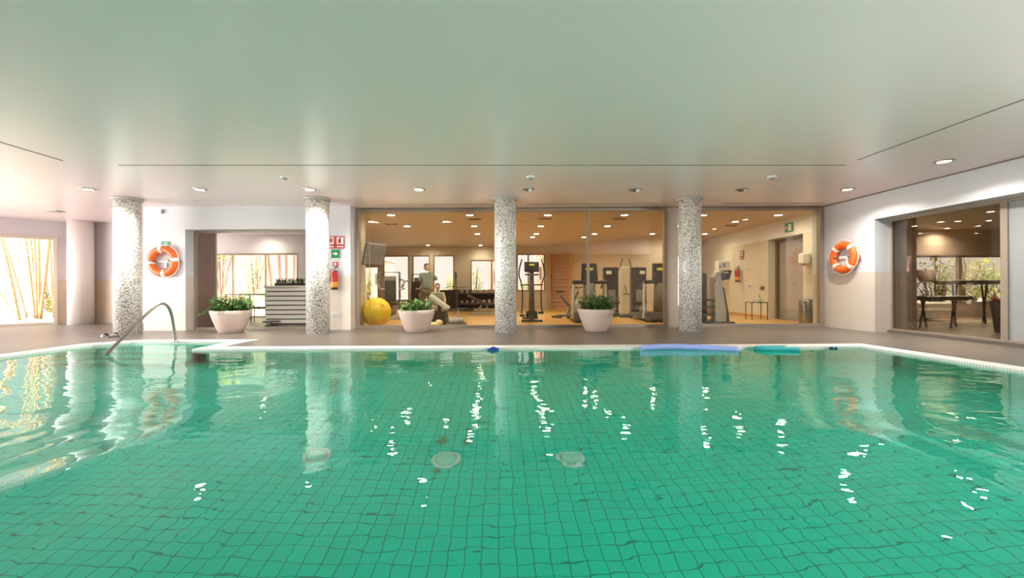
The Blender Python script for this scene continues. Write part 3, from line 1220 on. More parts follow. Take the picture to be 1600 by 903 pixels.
def trailing(mb, st, path, rnd, n=22):
    pts = catmull(path, 5)
    st.tube(pts, 0.006, 5)
    for k in range(n):
        p = pts[int(rnd.uniform(0.25, 1.0) * (len(pts) - 1))]
        aa = rnd.uniform(0, 2 * PI)
        mb.leaf(p, (math.cos(aa), math.sin(aa), rnd.uniform(0.0, 0.9)), rnd.uniform(0.07, 0.12), 0.045, 0.9, 3)


def planter(px, base_y, label, kind, seed):
    rnd = random.Random(seed)
    g = on_plane(px, base_y)
    Y = g.y + 0.24
    t = thing('potted_plant', label, 'potted plant', (at(px, 480, Y).x, Y, 0), 0, 'potted plants by the gym glass')
    prof = [(0.02, 0.0), (0.225, 0.0), (0.245, 0.012), (0.30, 0.14), (0.355, 0.29), (0.395, 0.42), (0.412, 0.50), (0.405, 0.508), (0.385, 0.50), (0.375, 0.46), (0.36, 0.42)]
    MB().lathe(prof, 56, cap1=False).build('pot', M_CLAY, t)
    MB().lathe([(0.367, 0.44), (0.2, 0.455), (0.01, 0.46)], 40, cap0=False).build('soil', M_SOIL, t)
    mb, st = foliage(kind, rnd)
    if kind == 'trail_left':
        trailing(mb, st, [(-0.25, 0, 0.45), (-0.40, -0.05, 0.56), (-0.52, -0.08, 0.50), (-0.64, -0.08, 0.42)], rnd, 34)
        trailing(mb, st, [(-0.2, 0.1, 0.45), (-0.33, 0.05, 0.72), (-0.46, 0.02, 0.74)], rnd, 26)
    if kind == 'trail_right':
        trailing(mb, st, [(0.2, -0.15, 0.45), (0.30, -0.28, 0.58), (0.34, -0.36, 0.44), (0.33, -0.39, 0.34)], rnd, 26)
    mb.build('foliage', 'leaf', t, fix=False)
    st.build('stems', mat('stem_green', (0.10, 0.16, 0.04), 0.6), t)


planter(361, 521, 'potted shrub in a pale clay bowl before the lobby opening, trailing leaves to one side', 'trail_left', 3)
planter(651, 520.5, 'potted plant with low sparse leaves in a pale clay bowl, before the standing person', 'low', 5)
planter(931, 519, 'potted green plant in a pale clay bowl before the treadmill, leaves spilling over the rim', 'trail_right', 8)

# ---- stainless handrail at the entry steps
hp = [at(274.5, 536, 7.80), at(271.5, 512, 7.77), at(268, 492, 7.71), at(263, 480, 7.62), at(255, 474.5, 7.50), at(246, 476.5, 7.38),
      at(235, 485, 7.24), at(215, 504.5, 7.01), at(167, 552, 6.52), at(150, 568.5, 6.36)]
base = Vector((hp[0].x, hp[0].y, 0))
t = thing('pool_handrail', 'curved stainless steel handrail rising from the pool entry steps', 'handrail', base)
loc = [p - base for p in hp]
loc[0].z = 0.0
loc[-1] = loc[-2] + (loc[-2] - loc[-3]) * 1.1
MB().tube(catmull(loc, 6), 0.0235, 14).build('rail', 'steel', t)
MB().lathe([(0.06, 0.004), (0.058, 0.016), (0.03, 0.03)], 24).build('floor_flange', 'steel', t)

# ---- black sandals
sole_pts = [(-0.045, -0.13), (0.03, -0.135), (0.05, -0.05), (0.052, 0.05), (0.045, 0.11), (0.01, 0.14), (-0.035, 0.12), (-0.05, 0.03), (-0.042, -0.05)]


def sandal(loc, rz, label):
    t = thing('sandal', label, 'sandal', loc, rz, 'black sandals')
    MB().prism(sole_pts, 0.0, 0.028).build('sole', mat('sole_grey', (0.10, 0.09, 0.09), 0.7), t)
    s = MB()
    n = 10
    rows = []
    for j, yy in enumerate((0.01, 0.05, 0.09)):
        row = []
        for i in range(n + 1):
            a = PI * i / n
            row.append((-0.055 * math.cos(a), yy + 0.01 * math.sin(a), 0.02 + (0.075 - 0.012 * j) * math.sin(a)))
        rows.append(row)
    for ww in (0.0, 0.004):
        pass
    for j in range(2):
        for i in range(n):
            f = s.bm.faces.new([s.bm.verts.new(Vector(p)) for p in (rows[j][i], rows[j][i + 1], rows[j + 1][i + 1], rows[j + 1][i])])
    bmesh.ops.remove_doubles(s.bm, verts=s.bm.verts, dist=1e-5)
    bmesh.ops.solidify(s.bm, geom=s.bm.faces[:], thickness=0.006)
    s.build('strap', M_BLACK, t)


q = on_plane(166, 527.5)
sandal((q.x, q.y, 0), 1.25, 'black slip-on sandal by the leftmost column, the one further from the column')
q = on_plane(181, 526.5)
sandal((q.x, q.y, 0), 1.0, 'black slip-on sandal by the leftmost column, the one nearer the handrail')

# ---- foam floats on the water
q = at(1002, 543.5, 6.72)
q2 = at(1151, 547, 6.66)
mid = (q + q2) / 2


def noodle(name, label, cat, pts, r, m, group=None):
    c = Vector(pts[len(pts) // 2])
    c = Vector((c.x, c.y, -0.03))
    t = thing(name, label, cat, c, 0, group)
    loc = [Vector(p) - c for p in pts]
    MB().tube(catmull(loc, 6), r, 14).build('foam_tube', m, t)
    d0 = (loc[0] - loc[1]).normalized()
    d1 = (loc[-1] - loc[-2]).normalized()
    for p, d in ((loc[0], d0), (loc[-1], d1)):
        MB().cyl(p - d * 0.01, p + d * 0.002, r * 0.32, seg=12).build('hollow_end', M_DARK, t)
    return t


M_NOODLE = mat('foam_blue', (0.34, 0.42, 0.86), 0.6)
M_TEAL = mat('foam_teal', (0.03, 0.42, 0.45), 0.6)
z0 = -0.03 + 0.028
noodle('pool_noodle', 'long violet-blue foam noodle floating along the far pool edge', 'pool noodle',
       [(q.x, 6.76, z0 + .005), (q.x + 0.45, 6.79, z0 + .02), (q.x + 0.95, 6.75, z0 + .01), (q2.x, 6.62, z0 - .005)], 0.046, M_NOODLE)
x0, x1 = at(1181, 545, 6.7).x, at(1241, 545, 6.7).x
noodle('pool_noodle', 'teal foam noodle folded double, floating at the far edge beside the blue noodle', 'pool noodle',
       [(x1 - 0.1, 6.78, z0), (x0 + 0.12, 6.78, z0), (x0 + 0.02, 6.73, z0), (x0 + 0.05, 6.64, z0), (x0 + 0.3, 6.60, z0), (x1 + 0.0, 6.60, z0)], 0.033, M_TEAL)
q = at(771, 545, 6.8)
t = thing('diving_toy', 'small deep blue pool toy at the far edge below the middle column', 'pool toy', (q.x, 6.80, -0.03))
MB().tube([(-0.10, 0, 0.01), (-0.03, 0.01, 0.025), (0.05, 0.0, 0.02), (0.09, -0.01, 0.015)], [0.012, 0.026, 0.026, 0.014], 12).build('body', mat('toy_blue', (0.03, 0.06, 0.45), 0.4), t)
f = MB()
for a in (0, 2.1, 4.2):
    f.box((0.0, 0.03 * math.cos(a), 0.022 + 0.03 * math.sin(a)), (0.06, 0.004, 0.035), (a, 0, 0))
f.build('fins', mat('toy_blue', (0.03, 0.06, 0.45), 0.4), t)
q = at(1302, 544, 6.78)
t = thing('dive_stick', 'tiny dark navy float near the right corner of the pool', 'pool toy', (q.x, 6.78, -0.03))
MB().tube([(-0.065, 0, 0.008), (-0.05, 0, 0.014), (0.05, 0, 0.014), (0.065, 0, 0.008)], [0.008, 0.018, 0.018, 0.008], 12).build('body', mat('navy', (0.015, 0.025, 0.12), 0.4), t)
MB().lathe([(0.02, -0.012), (0.02, 0.012)], 12, (0.0, 0, 0.014), (0, PI / 2, 0)).build('band', M_TEAL, t)

# ---- round inlets set in the pool floor
t0 = None
for x, y, lab in ((696, 719, 'pale round inlet cover on the pool floor left of centre, beside the rusty stain'),
                  (892, 716.5, 'pale round inlet cover on the pool floor right of centre'),
                  (495, 712, 'pale round inlet cover on the pool floor furthest left, under the column reflection')):
    a_, b_ = ray(x, y)
    d1 = (H + 0.03) / -b_
    hor = d1 * math.sqrt(1 + a_ * a_)
    th = math.atan2(hor, H + 0.03)
    r2 = math.asin(math.sin(th) / 1.333)
    k = 1 + 1.2 * math.tan(r2) / hor
    p = (a_ * d1 * k, d1 * k, PD)
    if t0 is None:
        t0 = thing('pool_floor_inlet', lab, 'pool inlet', p, 0, 'inlets of the pool floor')
        MB().lathe([(0.125, 0), (0.125, 0.008), (0.105, 0.014), (0.10, 0.008)], 32).build('rim_ring', mat('inlet_pale', (0.72, 0.95, 0.85), 0.5), t0)
        MB().lathe([(0.098, 0.006), (0.06, 0.02), (0.005, 0.024)], 28).build('cover', mat('inlet_green', (0.40, 0.88, 0.70), 0.5), t0)
    else:
        dup(t0, p, None, lab)
# ================================================================== THE GYM
rows = [(335.5, [(611, 'above the wall screen'), (734, ''), (856, ''), (976, ''), (1098.5, ''), (1216, '')]),
        (346, [(581, ''), (697, ''), (1149, '')]),
        (353, [(636, ''), (741, ''), (845, ''), (949, ''), (1055, '')]),
        (365, [(746, ''), (838, ''), (929, ''), (1019, ''), (1101.5, '')]),
        (375, [(832, ''), (912.5, '')]),
        (387, [(668.7, ''), (751, '')])]
row_name = ['nearest the glass', 'second from the glass', 'third from the glass', 'fourth from the glass', 'fifth from the glass', 'furthest from the glass']
ordn = ['first', 'second', 'third', 'fourth', 'fifth', 'sixth']
GWARM = (1.0, 0.88, 0.66)
for ri, (yy, xs) in enumerate(rows):
    for k, (xx, _) in enumerate(xs):
        p = ceil_at(xx, yy, GC)
        if ri >= 4:
            p = (p[0] * 0.94, p[1] * 0.94, GC)
        downlight(p, 'lit gym ceiling downlight, %s from the left in the row %s' % (ordn[k], row_name[ri]), 'downlights of the gym ceiling', GYM_LAMP, GWARM, 0.11)
t0 = None
for x, y, lab in ((612, 350, 'grey gym ceiling vent beside the wall screen'), (742, 342, 'grey gym ceiling vent left of the middle column'), (852, 341.5, 'grey gym ceiling vent above the cross trainer'),
                  (968, 341.5, 'grey gym ceiling vent above the rear-view treadmill'), (1142, 352, 'grey gym ceiling vent above the stair climber')):
    p = ceil_at(x, y, GC)
    if t0 is None:
        t0 = thing('gym_vent', lab, 'vent', p, 0, 'gym ceiling vents')
        MB().box((0, 0, -0.006), (0.40, 0.16, 0.012), None, 0.003).build('frame', M_FRAME, t0)
        for k in range(2):
            MB().box((0, -0.035 + 0.07 * k, -0.016), (0.34, 0.03, 0.01), (0.3, 0, 0)).build('slat', M_FRAME_D, t0)
    else:
        dup(t0, p, None, lab)


def floor_pt(x, y):
    p = on_plane(x, y)
    return (p.x, p.y, 0)


# ---- cross trainer
cx = at(831, 480, 12.1).x
t = thing('cross_trainer', 'black cross trainer with long moving arms beside the middle column', 'cross trainer', (cx, 12.1, 0))
m = MB()
m.box((0, 0, 0.035), (0.62, 0.10, 0.06), None, 0.015)
m.box((0, 1.15, 0.035), (0.50, 0.10, 0.06), None, 0.015)
m.box((0, 0.55, 0.06), (0.10, 1.2, 0.08), None, 0.02)
m.build('base_frame', M_DARK, t)
MB().tube([(0, 0.05, 0.08), (0, 0.06, 0.8), (0, 0.02, 1.45)], [0.10, 0.075, 0.065], 14).build('post', M_DARK, t)
m = MB()
m.lathe([(0.05, -0.06), (0.23, -0.05), (0.25, 0), (0.23, 0.05), (0.05, 0.06)], 28, (0, 0.25, 0.27), (0, PI / 2, 0))
m.box((0, 0.2, 0.20), (0.34, 0.35, 0.24), None, 0.06)
m.build('flywheel_cover', M_BLACK, t)
cons = MB().box((0, 0.0, 1.60), (0.43, 0.10, 0.30), (-0.25, 0, 0), 0.03).build('console', M_BLACK, t)
MB().lathe([(0.085, 0), (0.085, 0.004)], 28, (0, -0.072, 1.66), Matrix.Rotation(PI / 2 - 0.25, 4, 'X') @ Matrix.Scale(0.38, 4, (0, 1, 0))).build('logo', M_LOGO, cons)
MB().tube([(-0.20, -0.06, 1.38), (0, -0.10, 1.36), (0.20, -0.06, 1.38)], 0.025, 10).build('fixed_grip', M_DARK, t)
MB().tube([(-0.33, 0.05, 1.08), (0.33, 0.05, 1.08)], 0.022, 10).build('cross_bar', M_DARK, t)
for s in (-1, 1):
    MB().tube(catmull([(s * 0.28, -0.05, 1.82), (s * 0.34, 0.0, 1.62), (s * 0.37, 0.02, 1.36), (s * 0.30, 0.05, 1.12), (s * 0.27, 0.02, 0.7), (s * 0.30, -0.05, 0.25)]), 0.021, 10).build('moving_arm', M_BLACK, t)
    MB().box((s * 0.28, 0.2 + s * 0.12, 0.22 + s * 0.03), (0.15, 0.36, 0.06), None, 0.02).build('pedal', M_BLACK, t)


# ---- treadmills seen from their console side
def treadmill(loc, rz, label):
    t = thing('treadmill', label, 'treadmill', loc, rz, 'treadmills facing the pool')
    m = MB()
    m.box((0, 0.95, 0.13), (0.86, 1.75, 0.12), None, 0.03)
    m.box((0, 0.05, 0.17), (0.90, 0.36, 0.26), None, 0.06)
    b = m.build('running_deck', M_DARK, t)
    MB().box((0, 1.05, 0.195), (0.55, 1.45, 0.012)).build('belt', M_BLACK, b)
    for sx in (-1, 1):
        MB().box((sx * 0.39, 1.75, 0.04), (0.07, 0.10, 0.08), None, 0.01).build('foot', M_BLACK, t)
        MB().box((sx * 0.39, 0.05, 0.025), (0.08, 0.2, 0.05), None, 0.01).build('foot', M_BLACK, t)
        MB().tube(catmull([(sx * 0.47, 0.12, 0.1), (sx * 0.47, 0.12, 0.65), (sx * 0.45, 0.10, 1.08), (sx * 0.42, 0.08, 1.16)]), [0.045] * 18 + [0.04], 12).build('upright', M_SILVER, t)
        MB().tube(catmull([(sx * 0.42, 0.1, 1.14), (sx * 0.44, 0.35, 1.10), (sx * 0.44, 0.6, 0.98)]), 0.028, 10).build('handrail', M_BLACK, t)
    MB().box((0, 0.08, 1.145), (0.98, 0.20, 0.10), None, 0.035).build('crossbar', M_BLACK, t)
    m = MB()
    m.tube([(0, 0.1, 0.28), (0, 0.12, 1.12)], [0.20, 0.17], 20)
    m.build('front_shroud', mat('shroud_grey', (0.17, 0.155, 0.12), 0.5), t)
    c = MB().plate([(-0.24, 0.0), (0.24, 0.0), (0.21, 0.48), (-0.21, 0.48)], -0.04, 0.04, (0, 0.08, 1.2), (-0.15, 0, 0)).build('console', M_BLACK, t)
    MB().lathe([(0.12, 0), (0.12, 0.004)], 28, (0, 0.078, 1.515), Matrix.Rotation(PI / 2 - 0.15, 4, 'X') @ Matrix.Scale(0.36, 4, (0, 1, 0))).build('logo', M_LOGO, c)
    return t


treadmill((at(922, 480, 11.75).x, 11.75, 0), 0, 'black and silver treadmill facing the pool just behind the right planter')
treadmill((at(1034, 480, 11.85).x, 11.85, 0), 0, 'black and silver treadmill facing the pool, partly hidden by the wide mullion')

# ---- stair climber
t = thing('stair_climber', 'silver stair climber right of the rightmost column below the white wall box', 'gym machine', (at(1118, 480, 11.3).x, 11.3, 0))
MB().box((0.05, 0.3, 0.03), (0.72, 1.1, 0.06), None, 0.02).build('base_plate', M_BLACK, t)
MB().plate([(-0.02, 0.06), (0.30, 0.06), (0.28, 0.35), (0.17, 1.05), (0.16, 1.44), (0.03, 1.40), (-0.04, 1.25)], -0.13, 0.13, (0, 0.1, 0)).build('shroud', M_SILVER, t)
MB().plate([(0.285, 0.06), (0.36, 0.06), (0.35, 0.22), (0.22, 0.95), (0.185, 1.0), (0.28, 0.36)], -0.14, 0.14, (0, 0.1, 0)).build('edge_guard', M_DARK, t)
c = MB().plate([(0.15, 1.17), (0.33, 1.20), (0.40, 1.44), (0.15, 1.44)], -0.2, 0.2, (0, 0.1, 0)).build('console', M_BLACK, t)
MB().box((0.24, -0.102, 1.38), (0.12, 0.006, 0.035)).build('logo', M_LOGO, c)
MB().tube(catmull([(0.16, -0.1, 1.40), (-0.05, -0.16, 1.30), (-0.08, -0.16, 1.12)]), 0.022, 10).build('handle', M_GREY, t)
for k in range(3):
    MB().box((-0.20, 0.1, 0.24 + 0.2 * k), (0.34, 0.36, 0.05), (0, 0.1 * (k - 1), 0), 0.015).build('step', M_BLACK, t)
MB().box((-0.28, 0.22, 0.72), (0.22, 0.22, 1.32), None, 0.03).build('rear_column', M_BLACK, t)

# ---- strength machines along the slanted wall
def weight_tower(x, y, label, flip=1):
    t = thing('weight_stack_machine', label, 'gym machine', (x, y, 0), 0, 'black weight stack machines')
    MB().box((0, 0, 0.04), (0.56, 0.8, 0.08), None, 0.02).build('base', M_DARK, t)
    MB().box((0, 0.0, 0.90), (0.50, 0.34, 1.62), None, 0.03).build('tower', M_BLACK, t)
    for k in range(10):
        MB().box((0, -0.185, 0.25 + 0.07 * k), (0.26, 0.05, 0.058), None, 0.006).build('weight_plate', M_GREY, t)
    MB().tube(catmull([(flip * 0.27, -0.1, 1.6), (flip * 0.33, -0.2, 1.85), (flip * 0.38, -0.22, 2.02)]), 0.018, 8).build('lever', M_DARK, t)
    MB().box((flip * 0.05, -0.45, 0.48), (0.34, 0.40, 0.09), None, 0.03).build('seat', M_PAD, t)
    MB().tube([(flip * 0.05, -0.43, 0.08), (flip * 0.05, -0.43, 0.44)], 0.04, 10).build('seat_post', M_SILVER, t)
    MB().box((-flip * 0.1, -0.19, 1.52), (0.20, 0.04, 0.12), None, 0.02).build('label_plate', M_WHITE, t)
    return t


weight_tower(at(954, 480, 14.9).x, 14.9, 'black weight stack machine behind the right planter, left of the pale cable column', 1)
weight_tower(at(997, 480, 14.9).x, 14.9, 'black weight stack machine with upright lever, left of the mullion', -1)
t = thing('cable_column', 'pale grey cable column between the two black weight machines', 'gym machine', (at(976, 480, 13.95).x, 13.95, 0))
MB().box((0, 0, 0.03), (0.42, 0.5, 0.06), None, 0.015).build('base', M_DARK, t)
MB().box((0, 0, 0.88), (0.30, 0.22, 1.64), None, 0.05).build('shroud', mat('shroud_pale', (0.58, 0.54, 0.42), 0.5), t)
MB().tube([(-0.02, -0.12, 1.05), (-0.02, -0.16, 1.0), (0.02, -0.16, 0.8)], 0.012, 8).build('cable', M_BLACK, t)
MB().tube([(-0.09, -0.16, 0.79), (0.13, -0.16, 0.77)], 0.016, 8).build('grip', M_BLACK, t)

# ---- spin bike
def bike(loc, rz, label):
    t = thing('exercise_bike', label, 'exercise bike', loc, rz)
    m = MB()
    m.box((-0.5, 0, 0.035), (0.08, 0.5, 0.07), None, 0.02)
    m.box((0.5, 0, 0.035), (0.08, 0.5, 0.07), None, 0.02)
    m.tube([(-0.5, 0, 0.07), (0.5, 0, 0.07)], 0.035, 10)
    m.tube([(-0.35, 0, 0.75), (0.05, 0, 0.32), (0.38, 0, 0.85)], 0.035, 10)
    m.tube([(0.05, 0, 0.32), (0.0, 0, 0.08)], 0.035, 10)
    m.build('frame', M_DARK, t)
    MB().lathe([(0.02, -0.03), (0.22, -0.03), (0.24, 0), (0.22, 0.03), (0.02, 0.03)], 28, (0.42, 0, 0.35), (PI / 2, 0, 0)).build('flywheel', M_SILVER, t)
    MB().box((-0.36, 0, 0.86), (0.27, 0.16, 0.07), None, 0.03).build('saddle', M_BLACK, t)
    MB().tube([(-0.34, 0, 0.74), (-0.36, 0, 0.83)], 0.02, 8).build('seat_post', M_SILVER, t)
    MB().tube(catmull([(0.52, -0.2, 1.02), (0.38, -0.18, 1.0), (0.36, 0, 0.98), (0.38, 0.18, 1.0), (0.52, 0.2, 1.02)]), 0.018, 8).build('handlebar', M_BLACK, t)
    MB().tube([(0.38, 0, 0.84), (0.37, 0, 0.98)], 0.02, 8).build('stem', M_SILVER, t)
    for s in (-1, 1):
        MB().tube([(0.05, s * 0.08, 0.32), (0.05 + s * 0.12, s * 0.09, 0.32 - s * 0.1)], 0.014, 8).build('crank', M_SILVER, t)
        MB().box((0.05 + s * 0.12, s * 0.15, 0.32 - s * 0.1), (0.11, 0.10, 0.03), None, 0.008).build('pedal', M_BLACK, t)
    return t


bike((at(889, 490, 13.9).x, 13.9, 0), 0.5, 'dark exercise bike between the wall bars and the treadmill')

# ---- wall bars on the slanted wall
A, B = Vector((1.75, 19.5)), Vector((5.9, 15.5))
dn = (B - A).normalized()
nrm = Vector((-dn.y, dn.x)) * -1
if nrm.y > 0:
    nrm = -nrm
ctr = A + dn * 0.72 + nrm * 0.01
ang = math.atan2(dn.y, dn.x)
t = thing('wall_bars', 'beech gymnastic wall bars on the slanted gym wall', 'wall bars', (ctr.x, ctr.y, 0), ang)
for s in (-1, 1):
    MB().box((s * 0.56, -0.08, 1.29), (0.07, 0.16, 2.58), None, 0.008).build('side_post', M_WOOD, t)
MB().box((0, -0.06, 2.46), (1.05, 0.04, 0.10), None, 0.008).build('top_rail', M_WOOD, t)
for k in range(13):
    MB().cyl((-0.54, -0.10, 0.22 + 0.172 * k), (0.54, -0.10, 0.22 + 0.172 * k), 0.026, seg=10).build('rung', M_WOOD, t)
MB().box((0, -0.012, 1.3), (1.05, 0.02, 2.5)).build('back_panel', mat('panel_rose', (0.66, 0.52, 0.42), 0.5), t)

# ---- yellow gym ball
t = thing('gym_ball', 'big yellow gym ball on the floor behind the left end of the gym glass', 'gym ball', (-3.555, 10.88, 0))
MB().ball((0, 0, 0.38), 0.38, 36).build('ball', M_YELLOW, t)
MB().lathe([(0.02, 0), (0.02, 0.008)], 14, (0.24, -0.23, 0.565), (0.9, 0, 0.8)).build('valve', M_DARK, t)

# ---- screen on a wall arm
q = at(585, 397, 11.0)
t = thing('wall_television', 'grey flat television on a wall arm above the yellow gym ball', 'television', (q.x, 11.05, q.z), math.radians(56))
MB().box((0, 0, 0), (0.62, 0.05, 0.56), (0.28, 0, 0), 0.01).build('screen', mat('screen_mirrored_grey', (0.30, 0.29, 0.31), 0.25), t)  # grey tone stands in for what the screen mirrors
MB().box((0, 0.035, 0.0), (0.66, 0.03, 0.60), (0.28, 0, 0), 0.01).build('rear_case', M_DARK, t)
MB().tube([(-0.05, 0.06, 0.05), (-0.12, 0.12, 0.12), (-0.19, 0.18, 0.12)], 0.02, 8).build('wall_arm', M_GREY, t)

# ---- benches, racks and dumbbells on the left side
def chest_press(loc, rz, label):
    t = thing('chest_press_machine', label, 'gym machine', loc, rz, 'grey seated press machines')
    m = MB()
    m.box((0, 0, 0.05), (0.7, 0.12, 0.10), None, 0.02)
    m.box((0, 0.55, 0.05), (0.10, 1.1, 0.10), None, 0.02)
    m.tube([(-0.33, 0.9, 0.05), (-0.33, 0.9, 1.55), (0.33, 0.9, 1.55), (0.33, 0.9, 0.05)], 0.04, 10)
    m.build('frame', M_GREY, t)
    MB().box((0, 0.9, 0.75), (0.42, 0.24, 1.35), None, 0.04).build('weight_cover', M_GREY, t)
    MB().box((0, 0.2, 0.50), (0.42, 0.44, 0.09), None, 0.03).build('seat', M_PAD, t)
    MB().box((0, 0.48, 0.92), (0.36, 0.09, 0.70), (-0.12, 0, 0), 0.03).build('backrest', M_PAD, t)
    MB().tube([(0, 0.2, 0.10), (0, 0.2, 0.46)], 0.05, 10).build('seat_post', M_GREY, t)
    for s in (-1, 1):
        MB().tube(catmull([(s * 0.33, 0.85, 1.3), (s * 0.42, 0.4, 1.25), (s * 0.36, 0.05, 1.0), (s * 0.22, 0.02, 0.98)]), 0.024, 8).build('press_arm', M_SILVER, t)
    return t


chest_press((at(612, 490, 13.4).x, 13.4, 0), 0.35, 'grey seated press machine between yellow ball and the middle planter')
chest_press((at(641, 490, 15.6).x, 15.6, 0), -0.2, 'grey seated press machine just behind the standing person')

t = thing('dumbbell_rack', 'dark two-tier dumbbell rack under the far gym window', 'rack', (at(752, 480, 18.2).x, 18.2, 0))
for s in (-1, 1):
    MB().plate([(-0.06, 0), (0.06, 0), (0.05, 0.85), (-0.05, 0.85)], -0.29, 0.29, (s * 1.02, 0, 0)).build('side_frame', M_DARK, t)
for z in (0.32, 0.76):
    MB().box((0, 0, z), (1.9, 0.54, 0.05), None, 0.01).build('shelf', M_DARK, t)
MB().box((0, 0.28, 0.45), (1.88, 0.02, 0.7)).build('back_panel', M_CHAR, t)
rk = t.location
d0 = None
for tier, z in ((0, 0.345), (1, 0.785)):
    for k in range(8):
        sz = 0.055 + 0.004 * k
        loc = (rk.x - 0.84 + 0.24 * k, rk.y, z + sz * 1.13)
        lab = 'hexagonal dumbbell on the %s tier of the rack, %s from the left' % (('lower', 'upper')[tier], (ordn + ['seventh', 'eighth'])[k])
        if d0 is None:
            d0 = thing('dumbbell', lab, 'dumbbell', loc, 0, 'dumbbells on the rack')
            MB().cyl((0, -0.09, 0), (0, 0.09, 0), 0.015, seg=10).build('grip', M_SILVER, d0)
            for s in (-1, 1):
                MB().cyl((0, s * 0.07, 0), (0, s * 0.15, 0), 0.06, seg=6).build('weight_head', mat('dumbbell_head', (0.42, 0.38, 0.30), 0.5), d0)
        else:
            dd = dup(d0, loc, None, lab)
            dd.scale = (sz / 0.055,) * 3
t = thing('low_cabinet', 'low dark cabinet against the pale far gym wall beside the dumbbell rack', 'cabinet', (at(714, 470, 18.9).x, 18.95, 0))
MB().box((0, 0, 0.46), (1.5, 0.5, 0.92), None, 0.01).build('body', M_DARK, t)
for s in (-1, 0, 1):
    d = MB().box((s * 0.49, -0.26, 0.46), (0.46, 0.02, 0.84), None, 0.005).build('door', M_CHAR, t)
    MB().tube([(s * 0.49 + 0.17, -0.272, 0.62), (s * 0.49 + 0.17, -0.30, 0.6), (s * 0.49 + 0.17, -0.30, 0.5), (s * 0.49 + 0.17, -0.272, 0.48)], 0.008, 6).build('handle', M_SILVER, d)
q = at(712, 455, 18.9)
t = thing('water_dispenser', 'slim tap stand on top of the low dark cabinet', 'dispenser', (q.x, 18.95, 0.92))
MB().lathe([(0.12, 0), (0.12, 0.02), (0.03, 0.05), (0.025, 0.5), (0.05, 0.55), (0.05, 0.75), (0.02, 0.85)], 18).build('stand', M_DARK, t)
MB().tube([(-0.5, 0, 0.10), (-0.2, -0.02, 0.16), (0.2, 0, 0.10), (0.5, 0, 0.12)], 0.012, 6).build('wire', M_DARK, t)

t = thing('incline_bench', 'low black incline bench in front of the dumbbell rack', 'bench', (at(757, 492, 15.3).x, 15.3, 0), 0.3)
m = MB()
m.box((-0.5, 0, 0.03), (0.06, 0.5, 0.06), None, 0.01)
m.box((0.5, 0, 0.03), (0.06, 0.5, 0.06), None, 0.01)
m.box((0, 0, 0.08), (1.05, 0.07, 0.07), None, 0.01)
m.tube([(0.1, 0, 0.1), (0.1, 0, 0.36)], 0.03, 8)
m.tube([(-0.3, 0, 0.1), (-0.1, 0, 0.38)], 0.03, 8)
m.build('frame', M_GREY, t)
MB().box((0.33, 0, 0.40), (0.36, 0.32, 0.07), None, 0.02).build('seat', M_PAD, t)
MB().box((-0.25, 0, 0.55), (0.80, 0.30, 0.07), (0, 0.45, 0), 0.02).build('backrest', M_PAD, t)

q = floor_pt(709, 508)
t = thing('balance_trainer', 'small chrome and black step trainer on the gym floor right of the middle planter', 'gym machine', (at(713, 490, 11.0).x, 11.0, 0))
MB().box((0, 0, 0.04), (0.52, 0.42, 0.08), None, 0.03).build('base', M_DARK, t)
MB().lathe([(0.2, 0.08), (0.21, 0.14), (0.16, 0.20), (0.06, 0.23)], 24).build('dome', M_GREY, t)
MB().tube([(0.05, 0, 0.2), (0.05, 0, 0.42)], 0.02, 8).build('post', M_SILVER, t)
MB().tube([(-0.22, -0.05, 0.40), (0.05, 0, 0.43), (0.28, 0.02, 0.46)], 0.02, 8).build('handle', M_BLACK, t)

# pale reclined bench the seated person uses
bx, byy = at(686, 490, 11.5).x, 11.5
t = thing('reclining_bench', 'pale grey tilted bench pad on a black base in front of the seated person', 'bench', (bx, byy, 0))
MB().plate([(-0.20, 0.02), (0.22, 0.02), (0.16, 0.36), (-0.14, 0.36)], -0.22, 0.22, (0.03, 0, 0)).build('base', M_BLACK, t)
MB().box((0.02, -0.02, 0.60), (0.62, 0.42, 0.11), (0, 0.62, 0), 0.04).build('tilted_pad', mat('pad_pale', (0.50, 0.52, 0.45), 0.5), t)
MB().box((-0.26, -0.02, 0.48), (0.10, 0.36, 0.40), (0, -0.25, 0), 0.03).build('side_pad', mat('pad_pale', (0.50, 0.52, 0.45), 0.5), t)
MB().tube([(0.0, 0, 0.34), (0.02, 0, 0.56)], 0.05, 10).build('post', M_DARK, t)
t = thing('folded_towel', 'crumpled pale yellow towel on the gym floor right of the middle planter', 'towel', (at(680, 503, 10.95).x, 10.95, 0))
m = MB()
for (x, y, z, sx, sy, sz, r) in ((0, 0, 0.05, 0.17, 0.12, 0.055, 0.2), (0.1, 0.02, 0.09, 0.10, 0.10, 0.075, 0.6), (-0.13, 0.0, 0.035, 0.12, 0.09, 0.035, -0.3)):
    m.ball((x, y, z), (sx, sy, sz), 16, (0, r * 0.3, r))
m.build('cloth', mat('towel_cream', (0.80, 0.72, 0.40), 0.9, bump=0.01), t)

